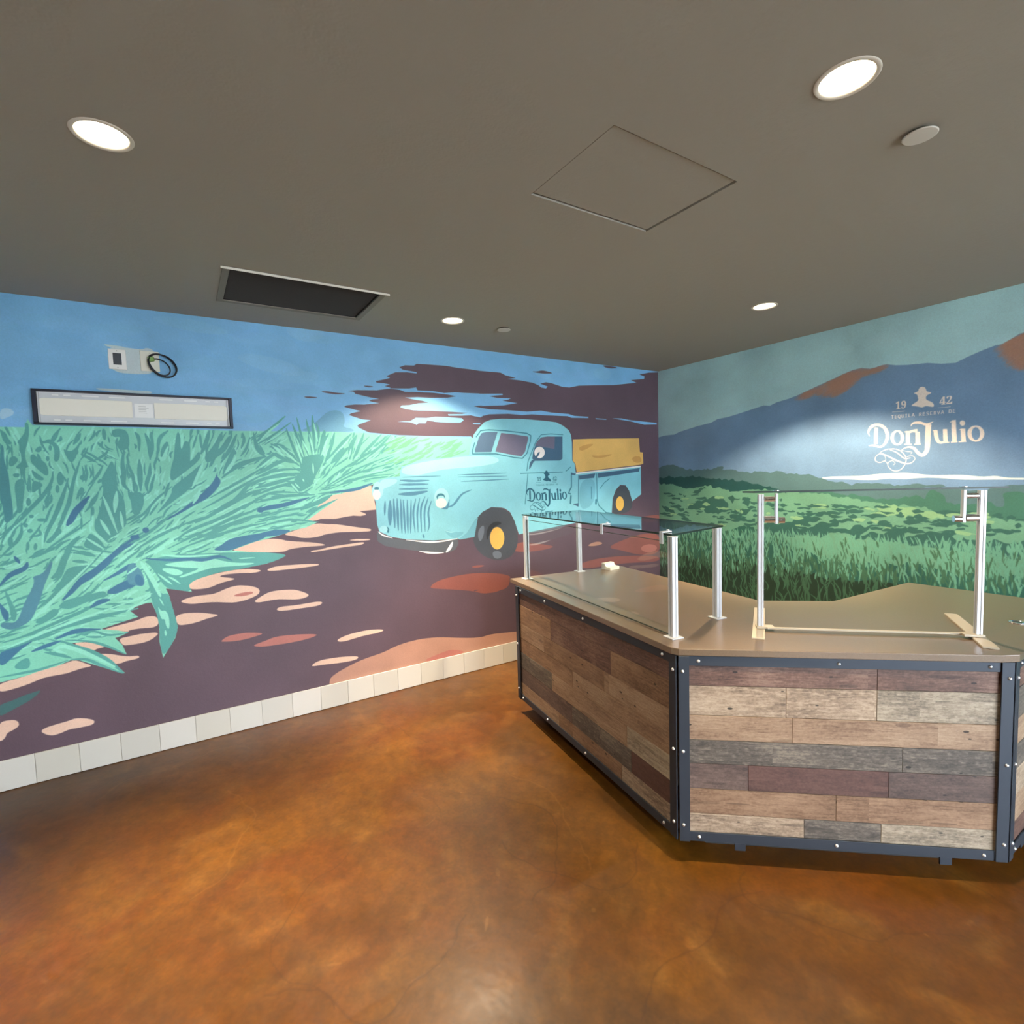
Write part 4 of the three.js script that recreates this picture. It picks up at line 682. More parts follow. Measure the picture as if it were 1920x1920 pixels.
// floor of stained, sealed concrete
{
  const N = 1600, [c, g] = canvasOf(N, N), im = g.createImageData(N, N), d = im.data, m = N / 7.2;
  const A = [68, 41, 9], B = [106, 66, 16], C = [92, 48, 9], E = [124, 86, 38];
  for (let y = 0, o = 0; y < N; y++) for (let x = 0; x < N; x++, o += 4) {
    const u = x / m, v = y / m, wx = fbm(u * 1.3 + 9, v * 1.3, 3), wy = fbm(u * 1.3, v * 1.3 + 31, 3);
    const a = fbm(u * 0.9 + wx * 1.6, v * 0.9 + wy * 1.6, 5), b = fbm(u * 2.2 + wy * 2.5 + 40, v * 2.2 + wx * 2.5, 5), e = fbm(u * 7 + wx * 4, v * 7 + 80, 4), s = vnoise(u * 95, v * 95) * 0.6 + vnoise(u * 190, v * 190) * 0.4;
    const t = Math.min(1, Math.max(0, (a - 0.28) * 2.1)), r = Math.min(1, Math.max(0, (b - 0.5) * 3)), p = Math.min(1, Math.max(0, (e - 0.56) * 3.4)), h2 = fbm(u * 24 + wy * 3, v * 24 + wx * 3, 3), k = 0.78 + 0.2 * s + 0.24 * h2;
    for (let i = 0; i < 3; i++) { let q = A[i] + (B[i] - A[i]) * t; q += (C[i] - q) * r * 0.65; q += (E[i] - q) * p * 0.42; d[o + i] = q * k; }
    d[o + 3] = 255;
  }
  g.putImageData(im, 0, 0); g.lineCap = 'round';
  for (let i = 0; i < 60; i++) {                                      // hairline cracks and trowel scars
    let x = rr(0, N), y = rr(0, N), a = rr(0, 6.3); g.strokeStyle = i % 3 ? 'rgba(50,28,12,0.3)' : 'rgba(170,125,80,0.16)'; g.lineWidth = rr(0.6, 1.6); g.beginPath(); g.moveTo(x, y);
    for (let j = 0; j < 26; j++) { a += rr(-0.5, 0.5); x += Math.cos(a) * 8; y += Math.sin(a) * 8; g.lineTo(x, y); } g.stroke();
  }
  for (let i = 0; i < 160; i++) { g.fillStyle = `rgba(180,140,92,${rr(0.06, 0.2)})`; g.beginPath(); g.ellipse(rr(0, N), rr(0, N), rr(1, 9), rr(0.6, 2.4), rr(0, 3), 0, 7); g.fill(); }
  const tex = textureOf(c); tex.repeat.set(-XL / 7.2, 1);
  const rough = greyTexture(256, 256, (x, y) => 0.25 + 0.26 * fbm(x * 0.03, y * 0.03, 4)); rough.repeat.set(3, 3);
  const fb = greyTexture(512, 512, (x, y) => fbm(x * 0.12, y * 0.12, 4)); fb.repeat.set(3, 3);
  const fm = mat('#ffffff', 1, 0, { map: tex, roughnessMap: rough, bumpMap: fb, bumpScale: 0.0006 });
  struct('floor', new THREE.BoxGeometry(-XL, 0.12, ZB).translate(XL / 2, -0.06, ZB / 2), [plain, plain, fm, plain, plain, plain], 'brown stained and sealed concrete floor');
}

// ceiling with openings for the lamps, the hatch and the air grille
const LAMPS = [[-4.656, 1.9], [-2.831, 3.229], [-1.076, 1.903], [-2.828, 0.656]];
const HATCH = [-3.278, -2.631, 2.279, 2.747], GRILLE = [-4.235, -3.44, 0.415, 0.94];
const ceilingMat = mat('#9f998d', 0.85, 0, { bumpMap: bumpOf(1.5, 1.5), bumpScale: 0.0008 });
{
  const s = new THREE.Shape(); s.moveTo(XL, 0); s.lineTo(0, 0); s.lineTo(0, ZB); s.lineTo(XL, ZB); s.closePath();
  for (const [x, z] of LAMPS) { const h = new THREE.Path(); h.absarc(x, z, 0.0745, 0, Math.PI * 2, true); s.holes.push(h); }
  for (const [x0, x1, z0, z1] of [HATCH, GRILLE]) { const h = new THREE.Path(); h.moveTo(x0, z0); h.lineTo(x0, z1); h.lineTo(x1, z1); h.lineTo(x1, z0); h.closePath(); s.holes.push(h); }
  const g = new THREE.ExtrudeGeometry(s, { depth: 0.12, bevelEnabled: false, curveSegments: 40 }).rotateX(Math.PI / 2).translate(0, H + 0.12, 0);
  struct('ceiling', g, ceilingMat, 'grey taupe painted ceiling');
}
// shop front behind the camera: pillars, sill, head and glass panes let the daylight in
{
  const m = mat('#3a3d40', 0.5, 0.3), z = ZB + 0.06, x0 = -4.4, x1 = -0.35, y1 = 2.55;
  const w = struct('wall_back', mergeGeometries([box(x0 - XL, H, 0.12, (XL + x0) / 2, H / 2, z), box(0.35, H, 0.12, -0.175, H / 2, z), box(x1 - x0, H - y1, 0.12, (x0 + x1) / 2, (H + y1) / 2, z), box(x1 - x0, 0.1, 0.12, (x0 + x1) / 2, 0.05, z)]), mat('#b9b5aa', 0.8), 'wall around the glazed shop front');
  const n = 3, pw = (x1 - x0) / n, glass = mat('#ffffff', 0, 0, { transmission: 1, thickness: 0, ior: 1.45 });
  for (let i = 0; i < n; i++) {
    const win = struct('window_' + (i + 1), mergeGeometries([box(0.05, y1 - 0.1, 0.08, x0 + i * pw + 0.025, (y1 + 0.1) / 2, z), box(0.05, y1 - 0.1, 0.08, x0 + (i + 1) * pw - 0.025, (y1 + 0.1) / 2, z), box(pw - 0.1, 0.05, 0.08, x0 + (i + 0.5) * pw, y1 - 0.025, z), box(pw - 0.1, 0.05, 0.08, x0 + (i + 0.5) * pw, 0.125, z)]), m, 'dark framed shop front window');
    part('pane', box(pw - 0.1, y1 - 0.2, 0.006, x0 + (i + 0.5) * pw, (y1 + 0.1) / 2, z), glass, win);
  }
}
struct('pavement', new THREE.BoxGeometry(30, 0.1, 14).translate(-3, -0.07, ZB + 7.2), mat('#a9a59d', 0.9), 'pale pavement outside the shop front');

// tiled skirting
const tileMats = ['#d2d0c8', '#cecbc1', '#d6d4cd', '#cccac2'].map((c) => mat(c, 0.3, 0, { clearcoat: 0.3, clearcoatRoughness: 0.25 }));
const tileGeo = chamfer(0.2000, 0.178, 0.009, 0.0016), grout = mat('#a9a396', 0.9);
{
  const b = struct('baseboard_left', box(-XL, 0.177, 0.004, XL / 2, 0.0885, 0.002), grout, 'cream tile skirting along the painted wall');
  const n = Math.ceil(-XL / 0.2015), off = -5.135 + 0.2015 * 0;
  for (let i = -8; i < 27; i++) { const x = off + 0.2015 * (i + 0.5); if (x < XL + 0.1 || x > -0.1) continue; const t = part('tile', tileGeo, tileMats[(i * 7 + 28) % 4], b); t.position.set(x, 0.092, 0.0085); }
  const c = struct('baseboard_right', box(0.004, 0.177, ZB - 0.02, -0.002, 0.0885, ZB / 2 + 0.01), grout, 'cream tile skirting behind the counter');
  for (let i = 0; i < 34; i++) { const t = part('tile', tileGeo, tileMats[(i * 5) % 4], c); t.rotation.y = -Math.PI / 2; t.position.set(-0.0085, 0.092, 0.13 + i * 0.2015); }
}

// ---------------------------------------------------------------- counter: three cabinets under one worktop
const blackSteel = mat('#343a43', 0.5, 0.45), boltMat = mat('#d5d7da', 0.3, 0.8), plinthMat = mat('#2a2a2c', 0.8), carcassMat = mat('#4a3423', 0.8);
const boltGeo = new THREE.SphereGeometry(0.0075, 10, 5, 0, Math.PI * 2, 0, Math.PI / 2).rotateX(Math.PI / 2);
function woodTexture(base, dark, light, opts = {}) {
  const w = 768, h = 128, [c, g] = canvasOf(w, h), im = g.createImageData(w, h), d = im.data, ox = rr(0, 200), oy = rr(0, 200), { scuff = 0.4, streak = 1 } = opts;
  for (let y = 0, o = 0; y < h; y++) for (let x = 0; x < w; x++, o += 4) {
    const u = x / 128, v = y / 128, wv = fbm(u * 0.9 + ox, v * 2 + oy, 3) * 1.3;
    const gr = 0.6 * fbm(u * 2.2 + ox, v * 34 + wv * 5 + oy, 4) + 0.4 * fbm(u * 9 + ox, v * 60 + oy, 3), br = fbm(u * 0.8 + ox + 50, v * 1.6 + oy, 4), sc = fbm(u * 7 + ox, v * 16 + oy + 90, 4), f = vnoise(x * 0.45 + ox, y * 1.3 + oy);
    const sp = fbm(u * 22 + ox, v * 30 + oy + 30, 3); let t = (gr - 0.5) * 2.1 * streak + (br - 0.5) * 2.0 + (f - 0.5) * 0.35 + (sp - 0.5) * 0.9;
    const L = Math.max(0, (sc - 0.55) * 3.4) * scuff;
    for (let i = 0; i < 3; i++) { let q = t > 0 ? base[i] + (light[i] - base[i]) * Math.min(1, t) : base[i] + (dark[i] - base[i]) * Math.min(1, -t); q += (light[i] - q) * Math.min(1, L); d[o + i] = q; }
    d[o + 3] = 255;
  }
  g.putImageData(im, 0, 0);
  for (let i = 0; i < 3; i++) { const x = rr(40, w - 40), y = rr(15, h - 15), r = rr(1.5, 4.5); g.fillStyle = `rgba(${dark.map((q) => q * 0.45 | 0)},0.85)`; g.beginPath(); g.ellipse(x, y, r * 1.8, r * 0.8, 0, 0, 7); g.fill(); g.strokeStyle = `rgba(${dark.map((q) => q * 0.6 | 0)},0.22)`; g.beginPath(); g.ellipse(x, y, r * 6, r * 1.5, 0, 0, 7); g.stroke(); }
  for (let i = 0; i < 5; i++) { g.fillStyle = `rgba(${dark.map((q) => q * 0.7 | 0)},${rr(0.12, 0.4)})`; g.beginPath(); g.ellipse(rr(0, w), rr(0, h), rr(10, 60), rr(2, 9), 0, 0, 7); g.fill(); }
  const t = textureOf(c); t.repeat.set(1 / 1.1, 1 / 0.18); return t;
}
const WOOD = {
  redbrown: woodTexture([92, 66, 56], [60, 42, 36], [124, 98, 84]), pale: woodTexture([138, 118, 98], [92, 76, 62], [172, 152, 130], { scuff: 0.8 }), palegrey: woodTexture([134, 120, 102], [88, 78, 66], [168, 154, 134], { scuff: 0.7 }),
  tan: woodTexture([130, 104, 82], [96, 72, 54], [154, 130, 106]), grey: woodTexture([84, 76, 68], [54, 48, 44], [128, 116, 102], { scuff: 0.7 }), darkred: woodTexture([80, 54, 48], [56, 38, 34], [102, 76, 66], { streak: 0.5 }),
  brown: woodTexture([118, 90, 68], [82, 60, 42], [142, 114, 90]), plumwood: woodTexture([80, 64, 58], [52, 40, 38], [112, 92, 82], { streak: 0.7 }),
};
const woodMats = Object.fromEntries(Object.entries(WOOD).map(([k, t]) => [k, mat('#ffffff', 0.62, 0, { map: t, bumpMap: t, bumpScale: 0.001 })]));
const FA = [-2.522, 0.913], FB = [-2.769, 2.557], FC = [-1.802, 3.384], FD = [-0.66, 3.384];
const I1 = [-1.60, 1.05], I2 = [-1.80, 2.31], I3 = [-1.49, 2.58], I4 = [-0.66, 2.63];
const ROWS = [0, 0.127, 0.30, 0.445, 0.585, 0.735, 0.885, 1];
function cabinet(label, P0, P1, inner, rows, { feet = [], postEnds = [1, 1], rails = [0.02, 0.5, 0.98] }) {
  const dx = P1[0] - P0[0], dz = P1[1] - P0[1], L = Math.hypot(dx, dz), th = Math.atan2(-dz, dx), co = Math.cos(th), si = Math.sin(th);
  const loc = ([x, z]) => { const a = x - P0[0], b = z - P0[1]; return [a * co - b * si, a * si + b * co]; };
  const o = thing('counter_cabinet', label, 'cabinet', [P0[0], 0, P0[1]], th, 'counter cabinets under the one worktop');
  const y0 = 0.11, y1 = 0.933, R = 0.042, pts = inner.map(loc);
  part('carcass', prism([[0.012, -0.024], [L - 0.016, -0.024], ...pts.map(([x, z], i) => [x + (i ? 0.012 : -0.012), z])], y0, y1), carcassMat, o);
  part('plinth', prism([[0.14, -0.14], [L - 0.12, -0.14], ...pts.map(([x, z], i) => [x + (i ? 0.07 : -0.07), z + 0.05])], 0, y0), plinthMat, o, 'black recessed plinth');
  const top = y1 - R + 0.006, bot = y0 + R - 0.006, hh = top - bot;
  rows.forEach((row, i) => {
    const ya = top - ROWS[i] * hh, yb = top - ROWS[i + 1] * hh; let x = 0.012;
    row.forEach(([kind, end]) => {
      const xe = 0.012 + (L - 0.024) * end, w = xe - x - 0.0012, g = chamfer(w, ya - yb - 0.0014, 0.017 + rr(0, 0.0025), 0.0013), uv = g.attributes.uv, du = rnd() * 3, dv = rnd() * 3;
      for (let j = 0; j < uv.count; j++) uv.setXY(j, uv.getX(j) + du, uv.getY(j) + dv);
      const p = part('plank', g, woodMats[kind], o); p.position.set((x + xe) / 2, (ya + yb) / 2, -0.0105); x = xe;
    });
  });
  const rail = (y, n) => { const r = part('rail', chamfer(L - 0.004, R, 0.006, 0.001), blackSteel, o, n); r.position.set(L / 2, y, 0.0035); };
  rail(y1 - R / 2, 'black steel top rail'); rail(y0 + R / 2, 'black steel bottom rail');
  const bolt = (x, y, z = 0.0065) => { const b = part('bolt', boltGeo, boltMat, o); b.position.set(x, y, z); };
  [[0, 1], [L, -1]].forEach(([x, s], i) => {
    if (!postEnds[i]) return;
    const p = part('corner_post', chamfer(0.044, y1 - y0, 0.006, 0.001), blackSteel, o, 'black steel corner strip'); p.position.set(x + s * 0.022, (y0 + y1) / 2, 0.0098);
    for (const y of [0.868, 0.515, 0.185]) bolt(x + s * 0.017, y, 0.0128);
  });
  for (const f of rails) { bolt(0.06 + (L - 0.12) * f, y1 - R / 2); bolt(0.06 + (L - 0.12) * f, y0 + R / 2); }
  for (const f of feet) { const b = part('foot', chamfer(0.045, 0.036, 0.008, 0.001), blackSteel, o, 'short black steel foot tab'); b.position.set(L * f, y0 - 0.018, -0.004); }
  return o;
}
cabinet('plank fronted counter cabinet facing the truck mural, longest of the three', FA, FB, [I2, I1], [
  [['redbrown', 0.55], ['redbrown', 1]], [['brown', 0.3], ['redbrown', 0.7], ['brown', 1]], [['tan', 0.24], ['brown', 0.66], ['tan', 1]], [['brown', 0.46], ['tan', 1]], [['grey', 0.3], ['tan', 0.78], ['palegrey', 1]], [['plumwood', 0.45], ['grey', 0.8], ['darkred', 1]], [['tan', 0.35], ['brown', 0.75], ['pale', 1]]],
  { rails: [0.01, 0.25, 0.55, 0.98] });
cabinet('plank fronted counter cabinet at the angled front, bright grey and red brown boards', FB, FC, [I3, I2], [
  [['redbrown', 0.62], ['redbrown', 1]], [['pale', 0.34], ['pale', 0.62], ['palegrey', 1]], [['tan', 0.36], ['tan', 1]], [['grey', 0.7], ['grey', 1]], [['plumwood', 0.22], ['darkred', 0.66], ['plumwood', 1]], [['brown', 0.5], ['brown', 1]], [['pale', 0.4], ['grey', 0.64], ['palegrey', 1]]],
  { feet: [0.2, 0.83] });
cabinet('plank fronted counter cabinet at the picture edge beside the mountain mural', FC, FD, [I4, I3], [
  [['redbrown', 1]], [['grey', 0.3], ['pale', 1]], [['tan', 0.6], ['pale', 1]], [['grey', 0.5], ['tan', 1]], [['pale', 0.4], ['tan', 1]], [['tan', 0.7], ['brown', 1]], [['redbrown', 1]]], { feet: [0.2, 0.8] });
{
  const N = 512, [c, g] = canvasOf(N, N); g.fillStyle = '#6c5a48'; g.fillRect(0, 0, N, N);
  for (let i = 0; i < 9000; i++) { g.fillStyle = ['rgba(80,68,54,0.3)', 'rgba(130,116,98,0.25)', 'rgba(66,56,44,0.25)'][i % 3]; g.fillRect(rr(0, N), rr(0, N), rr(1, 3), rr(1, 3)); }
  const t = textureOf(c); t.repeat.set(1.6, 1.6);
  const pts = [[-2.505, 0.80], [-2.786, 2.535], [-2.774, 2.568], [-1.86, 3.368], [-1.80, 3.404], [-0.63, 3.404], [-0.63, 2.605], [-1.468, 2.555], [-1.758, 2.30], [-1.536, 0.96]];
  const w = new THREE.Mesh(prism(pts, TOP - 0.03, TOP, 0.003, 2), mat('#ffffff', 0.28, 0, { map: t, clearcoat: 0.25, clearcoatRoughness: 0.2 })); w.name = 'worktop'; scene.add(w);
  w.userData = { label: 'taupe stone worktop running over all three plank cabinets', category: 'worktop' };
}

// ---------------------------------------------------------------- glass sneeze guards on the worktop
const alu = mat('#c6c9cd', 0.35, 0.2), aluDark = mat('#b8bbbf', 0.4, 0.4), chrome = mat('#e4e6e8', 0.12, 1);
const pane = mat('#fbfefd', 0.0, 0, { transmission: 1, thickness: 0, ior: 1.5 }), paneEdge = mat('#0e2a24', 0.45);
function post(h, s = 0.036) {                                        // square extrusion with a slot down every side
  const a = s / 2, b = 0.0035, c = 0.003, q = [];
  for (let i = 0; i < 4; i++) { const r = (i * Math.PI) / 2, R2 = ([x, y]) => [x * Math.cos(r) - y * Math.sin(r), x * Math.sin(r) + y * Math.cos(r)]; q.push(...[[a, -a + 0.0015], [a, -b], [a - c, -b], [a - c, b], [a, b], [a, a - 0.0015], [a - 0.0015, a]].map(R2)); }
  return prism(q, 0, h);
}
function glassSheet(name, parent, w, d, t, label) {                  // sheet centred at its own origin in x, z; edges polished dark green
  const o = part(name, new THREE.BoxGeometry(w - 0.004, t, d - 0.004), pane, parent, label);
  const e = 0.002;
  part('polished_edge', box(w, t, e, 0, 0, d / 2 - e / 2), paneEdge, o); part('polished_edge', box(w, t, e, 0, 0, -d / 2 + e / 2), paneEdge, o);
  part('polished_edge', box(e, t, d - 2 * e, w / 2 - e / 2, 0, 0), paneEdge, o); part('polished_edge', box(e, t, d - 2 * e, -w / 2 + e / 2, 0, 0), paneEdge, o);
  return o;
}
{
  const P1 = [-2.415, 0.894], P3 = [-2.671, 2.451], P2 = [-1.939, 0.919], P4 = [-2.245, 2.371];
  const dx = P3[0] - P1[0], dz = P3[1] - P1[1], L = Math.hypot(dx, dz), th = Math.atan2(-dz, dx), co = Math.cos(th), si = Math.sin(th);
  const loc = ([x, z]) => { const a = x - P1[0], b = z - P1[1]; return [a * co - b * si, a * si + b * co]; };
  const o = thing('sneeze_guard', 'low glass sneeze guard on four square posts in front of the truck mural', 'sneeze guard', [P1[0], TOP, P1[1]], th);
  const h = 0.452;
  for (const q of [P1, P3, P2, P4]) {
    const [x, z] = loc(q), p = part('post', post(h, 0.032), alu, o); p.position.set(x, 0.006, z);
    part('base_plate', chamfer(0.064, 0.064, 0.006, 0.001).rotateX(Math.PI / 2).translate(0, -0.003, 0), alu, p);
    part('cap', chamfer(0.034, 0.034, 0.005, 0.001).rotateX(Math.PI / 2).translate(0, h + 0.0025, 0), alu, p);
  }
  const q4 = loc(P4), q2 = loc(P2), quad = [[-0.02, 0.02], [L + 0.02, 0.02], [q4[0] + 0.02, q4[1] - 0.02], [q2[0] - 0.02, q2[1] - 0.02]];
  const t = part('top_pane', prism(quad, 0, 0.008), pane, o, 'clear glass shelf pane'); t.position.set(0, h + 0.0155, 0);
  quad.forEach(([x, z], i) => { const [x1, z1] = quad[(i + 1) % 4], l = Math.hypot(x1 - x, z1 - z), e = part('polished_edge', box(l, 0.0084, 0.002), paneEdge, t); e.position.set((x + x1) / 2, 0.004, (z + z1) / 2); e.rotation.y = Math.atan2(-(z1 - z), x1 - x); });
  const f = glassSheet('front_pane', o, L - 0.044, 0.43, 0.008, 'clear upright glass pane'); f.rotation.x = Math.PI / 2; f.position.set(L / 2, 0.222, 0);
  for (const k of [0.66, 0.972]) {                                   // hooks that tie the two panes together
    const c = part('pane_clip', mergeGeometries([box(0.022, 0.05, 0.005, 0, -0.02, 0.0265), box(0.022, 0.005, 0.055, 0, 0.0085, 0.002), cyl(0.007, 0.012, 0, 0.012, -0.012, 12)]), alu, o, 'bright metal pane clip'); c.position.set(L * k, h + 0.0195, 0);
  }
}
{
  const P5 = [-2.262, 2.616], P6 = [-1.670, 3.240];
  const dx = P6[0] - P5[0], dz = P6[1] - P5[1], L = Math.hypot(dx, dz), th = Math.atan2(-dz, dx), co = Math.cos(th), si = Math.sin(th);
  const loc = ([x, z]) => { const a = x - P5[0], b = z - P5[1]; return [a * co - b * si, a * si + b * co]; };
  const o = thing('sneeze_guard', 'tall sneeze guard with level glass on two thin posts and flat feet', 'sneeze guard', [P5[0], TOP, P5[1]], th);
  const h = 0.637;
  const flat = (a, b, w, t, name, m, y, label) => { const [x0, z0] = loc(a), [x1, z1] = loc(b), l = Math.hypot(x1 - x0, z1 - z0); const g = part(name, chamfer(l, w, t, 0.001).rotateX(Math.PI / 2), m, o, label); g.position.set((x0 + x1) / 2, y + t / 2, (z0 + z1) / 2); g.rotation.y = Math.atan2(-(z1 - z0), x1 - x0); return g; };
  const cream = mat('#b5a893', 0.4, 0.1);
  flat([-2.406, 2.696], [-1.931, 2.406], 0.052, 0.008, 'foot', cream, 0, 'flat cream foot plate'); flat([-1.803, 3.319], [-1.330, 3.041], 0.052, 0.008, 'foot', cream, 0, 'flat cream foot plate');
  flat([-2.258, 2.648], [-1.676, 3.217], 0.014, 0.008, 'bottom_rail', cream, 0.010, 'thin cream rail along the worktop');
  for (const [q, s] of [[P5, 1], [P6, -1]]) {
    const [x, z] = loc(q), p = part('post', post(h - 0.01, 0.024), alu, o); p.position.set(x, 0.008, z);
    part('collar', chamfer(0.075, 0.04, 0.010, 0.001).rotateX(Math.PI / 2).translate(s * 0.02, 0.006, 0), cream, p, 'cream collar round the post foot');
    const b = new THREE.Group(); b.name = 'pane_bracket'; o.add(b); b.position.set(x + s * 0.015, 0, z);
    part('standoff', cyl(0.012, 0.045, 0, 0, 0, 16).rotateZ(Math.PI / 2).translate(s * 0.0225, h - 0.024, 0), chrome, b); part('standoff', cyl(0.016, 0.045, 0, 0, 0, 16).rotateZ(Math.PI / 2).translate(s * 0.0225, h - 0.118, 0), chrome, b);
    part('arm', chamfer(0.012, 0.14, 0.022, 0.002).translate(s * 0.051, h - 0.068, 0), alu, b, 'upright bracket arm');
    part('knob', cyl(0.014, 0.026, 0, 0, 0, 18).rotateZ(Math.PI / 2).translate(s * 0.073, h - 0.122, 0), chrome, b, 'round chrome clamping knob'); part('button', cyl(0.015, 0.006, s * 0.051, h + 0.0135, 0, 18), chrome, b, 'chrome button over the pane');
  }
  const t = glassSheet('top_pane', o, L + 0.10, 0.30, 0.008, 'level clear glass pane'); t.position.set(L / 2 + 0.015, h + 0.006, -0.10); t.rotation.x = -0.033;
}
// small things on the worktop
{
  const s = new THREE.Shape(); s.moveTo(0, 0); s.lineTo(0.085, 0); s.lineTo(0.085, 0.018); s.lineTo(0.05, 0.02); s.quadraticCurveTo(0.036, 0.024, 0.03, 0.045); s.lineTo(0.0, 0.045); s.closePath();
  const g = new THREE.ExtrudeGeometry(s, { depth: 0.106, bevelEnabled: true, bevelThickness: 0.002, bevelSize: 0.002, bevelSegments: 2 }).translate(-0.0425, 0.002, -0.053).rotateY(-Math.PI / 2 + 0.1);
  const o = new THREE.Mesh(g, mat('#f0ead8', 0.5)); o.name = 'trim_block'; scene.add(o); o.position.set(-1.69, TOP, 1.0);
  o.userData = { label: 'small cream stepped block lying near the far worktop edge', category: 'block' };
  const gr = thing('cable_grommet', 'small round chrome grommet set in the worktop by the picture edge', 'grommet', [-1.262, TOP, 3.268]);
  part('rim', new THREE.LatheGeometry([[0.018, 0], [0.03, 0], [0.03, 0.003], [0.026, 0.006], [0.019, 0.006], [0.018, 0]].map(([a, b]) => new THREE.Vector2(a, b)), 28), chrome, gr); part('plug', cyl(0.0178, 0.004, 0, 0.002, 0, 24), mat('#2a2a2a', 0.4), gr, 'dark plug');
}

// ---------------------------------------------------------------- things on the truck wall
{
  const x0 = -5.201, x1 = -4.193, y0 = 2.097, y1 = 2.299, W = x1 - x0, Hh = y1 - y0;
  const o = thing('wall_bracket_tray', 'long black framed wall tray with slotted metal plate and cream panels', 'wall tray', [(x0 + x1) / 2, y0, 0]);
  const blk = mat('#23283a', 0.45, 0.2), silver = mat('#d6d8da', 0.4, 0.1), creamP = mat('#f6f3e6', 0.6), dk = 0.045;
  part('back_plate', chamfer(W - 0.03, Hh - 0.02, 0.006, 0.001).translate(0, Hh / 2, 0.004), silver, o, 'silver slotted metal plate');
  for (const s of [-1, 1]) {
    part('frame_bar', chamfer(W, 0.011, dk, 0.002).translate(0, s > 0 ? Hh - 0.0055 : 0.0055, dk / 2), blk, o); part('frame_bar', chamfer(0.018, Hh - 0.022, dk, 0.002).translate(s * (W / 2 - 0.009), Hh / 2, dk / 2), blk, o);
    part('inner_lip', chamfer(0.008, Hh - 0.03, 0.02, 0.001).translate(s * (W / 2 - 0.024), Hh / 2, 0.017), silver, o);
  }
  const panelShape = (w, h, r, side) => { const s = new THREE.Shape(), a = w / 2, b = h / 2, q = 0.004, L2 = side < 0 ? r : q, R2 = side < 0 ? q : r; s.moveTo(-a + L2, -b); s.lineTo(a - R2, -b); s.quadraticCurveTo(a, -b, a, -b + R2); s.lineTo(a, b - R2); s.quadraticCurveTo(a, b, a - R2, b); s.lineTo(-a + L2, b); s.quadraticCurveTo(-a, b, -a, b - L2); s.lineTo(-a, -b + L2); s.quadraticCurveTo(-a, -b, -a + L2, -b); return new THREE.ExtrudeGeometry(s, { depth: 0.006, bevelEnabled: true, bevelThickness: 0.001, bevelSize: 0.001, bevelSegments: 1 }); };
  part('cream_panel', panelShape(0.435, 0.098, 0.022, -1).translate(-0.2615, 0.105, 0.008), creamP, o); part('cream_panel', panelShape(0.405, 0.098, 0.026, 1).translate(0.2725, 0.102, 0.008), creamP, o);
  const [c, g] = canvasOf(128, 96); g.fillStyle = '#f6f6f4'; g.fillRect(0, 0, 128, 96); g.fillStyle = '#c4c4c4'; for (let i = 0; i < 5; i++) g.fillRect(28, 18 + i * 11, rr(40, 72), 3);
  const lb = part('rating_label', new THREE.BoxGeometry(0.094, 0.086, 0.003).translate(0.015, 0.1, 0.0095), [mat('#f6f6f4', 0.5), mat('#f6f6f4', 0.5), mat('#f6f6f4', 0.5), mat('#f6f6f4', 0.5), mat('#ffffff', 0.45, 0, { map: textureOf(c) }), mat('#f6f6f4', 0.5)], o, 'white printed label');
  const slot = mat('#f3f3f1', 0.6);
  for (const [x, w] of [[-0.405, 0.03], [-0.352, 0.032], [-0.245, 0.08], [-0.115, 0.08], [0.135, 0.07], [0.268, 0.07], [0.365, 0.026], [0.413, 0.026]]) for (const y of [Hh - 0.027, 0.03]) part('slot', chamfer(w, 0.008, 0.002, 0.0005).translate(x, y, 0.0085), slot, o);
}
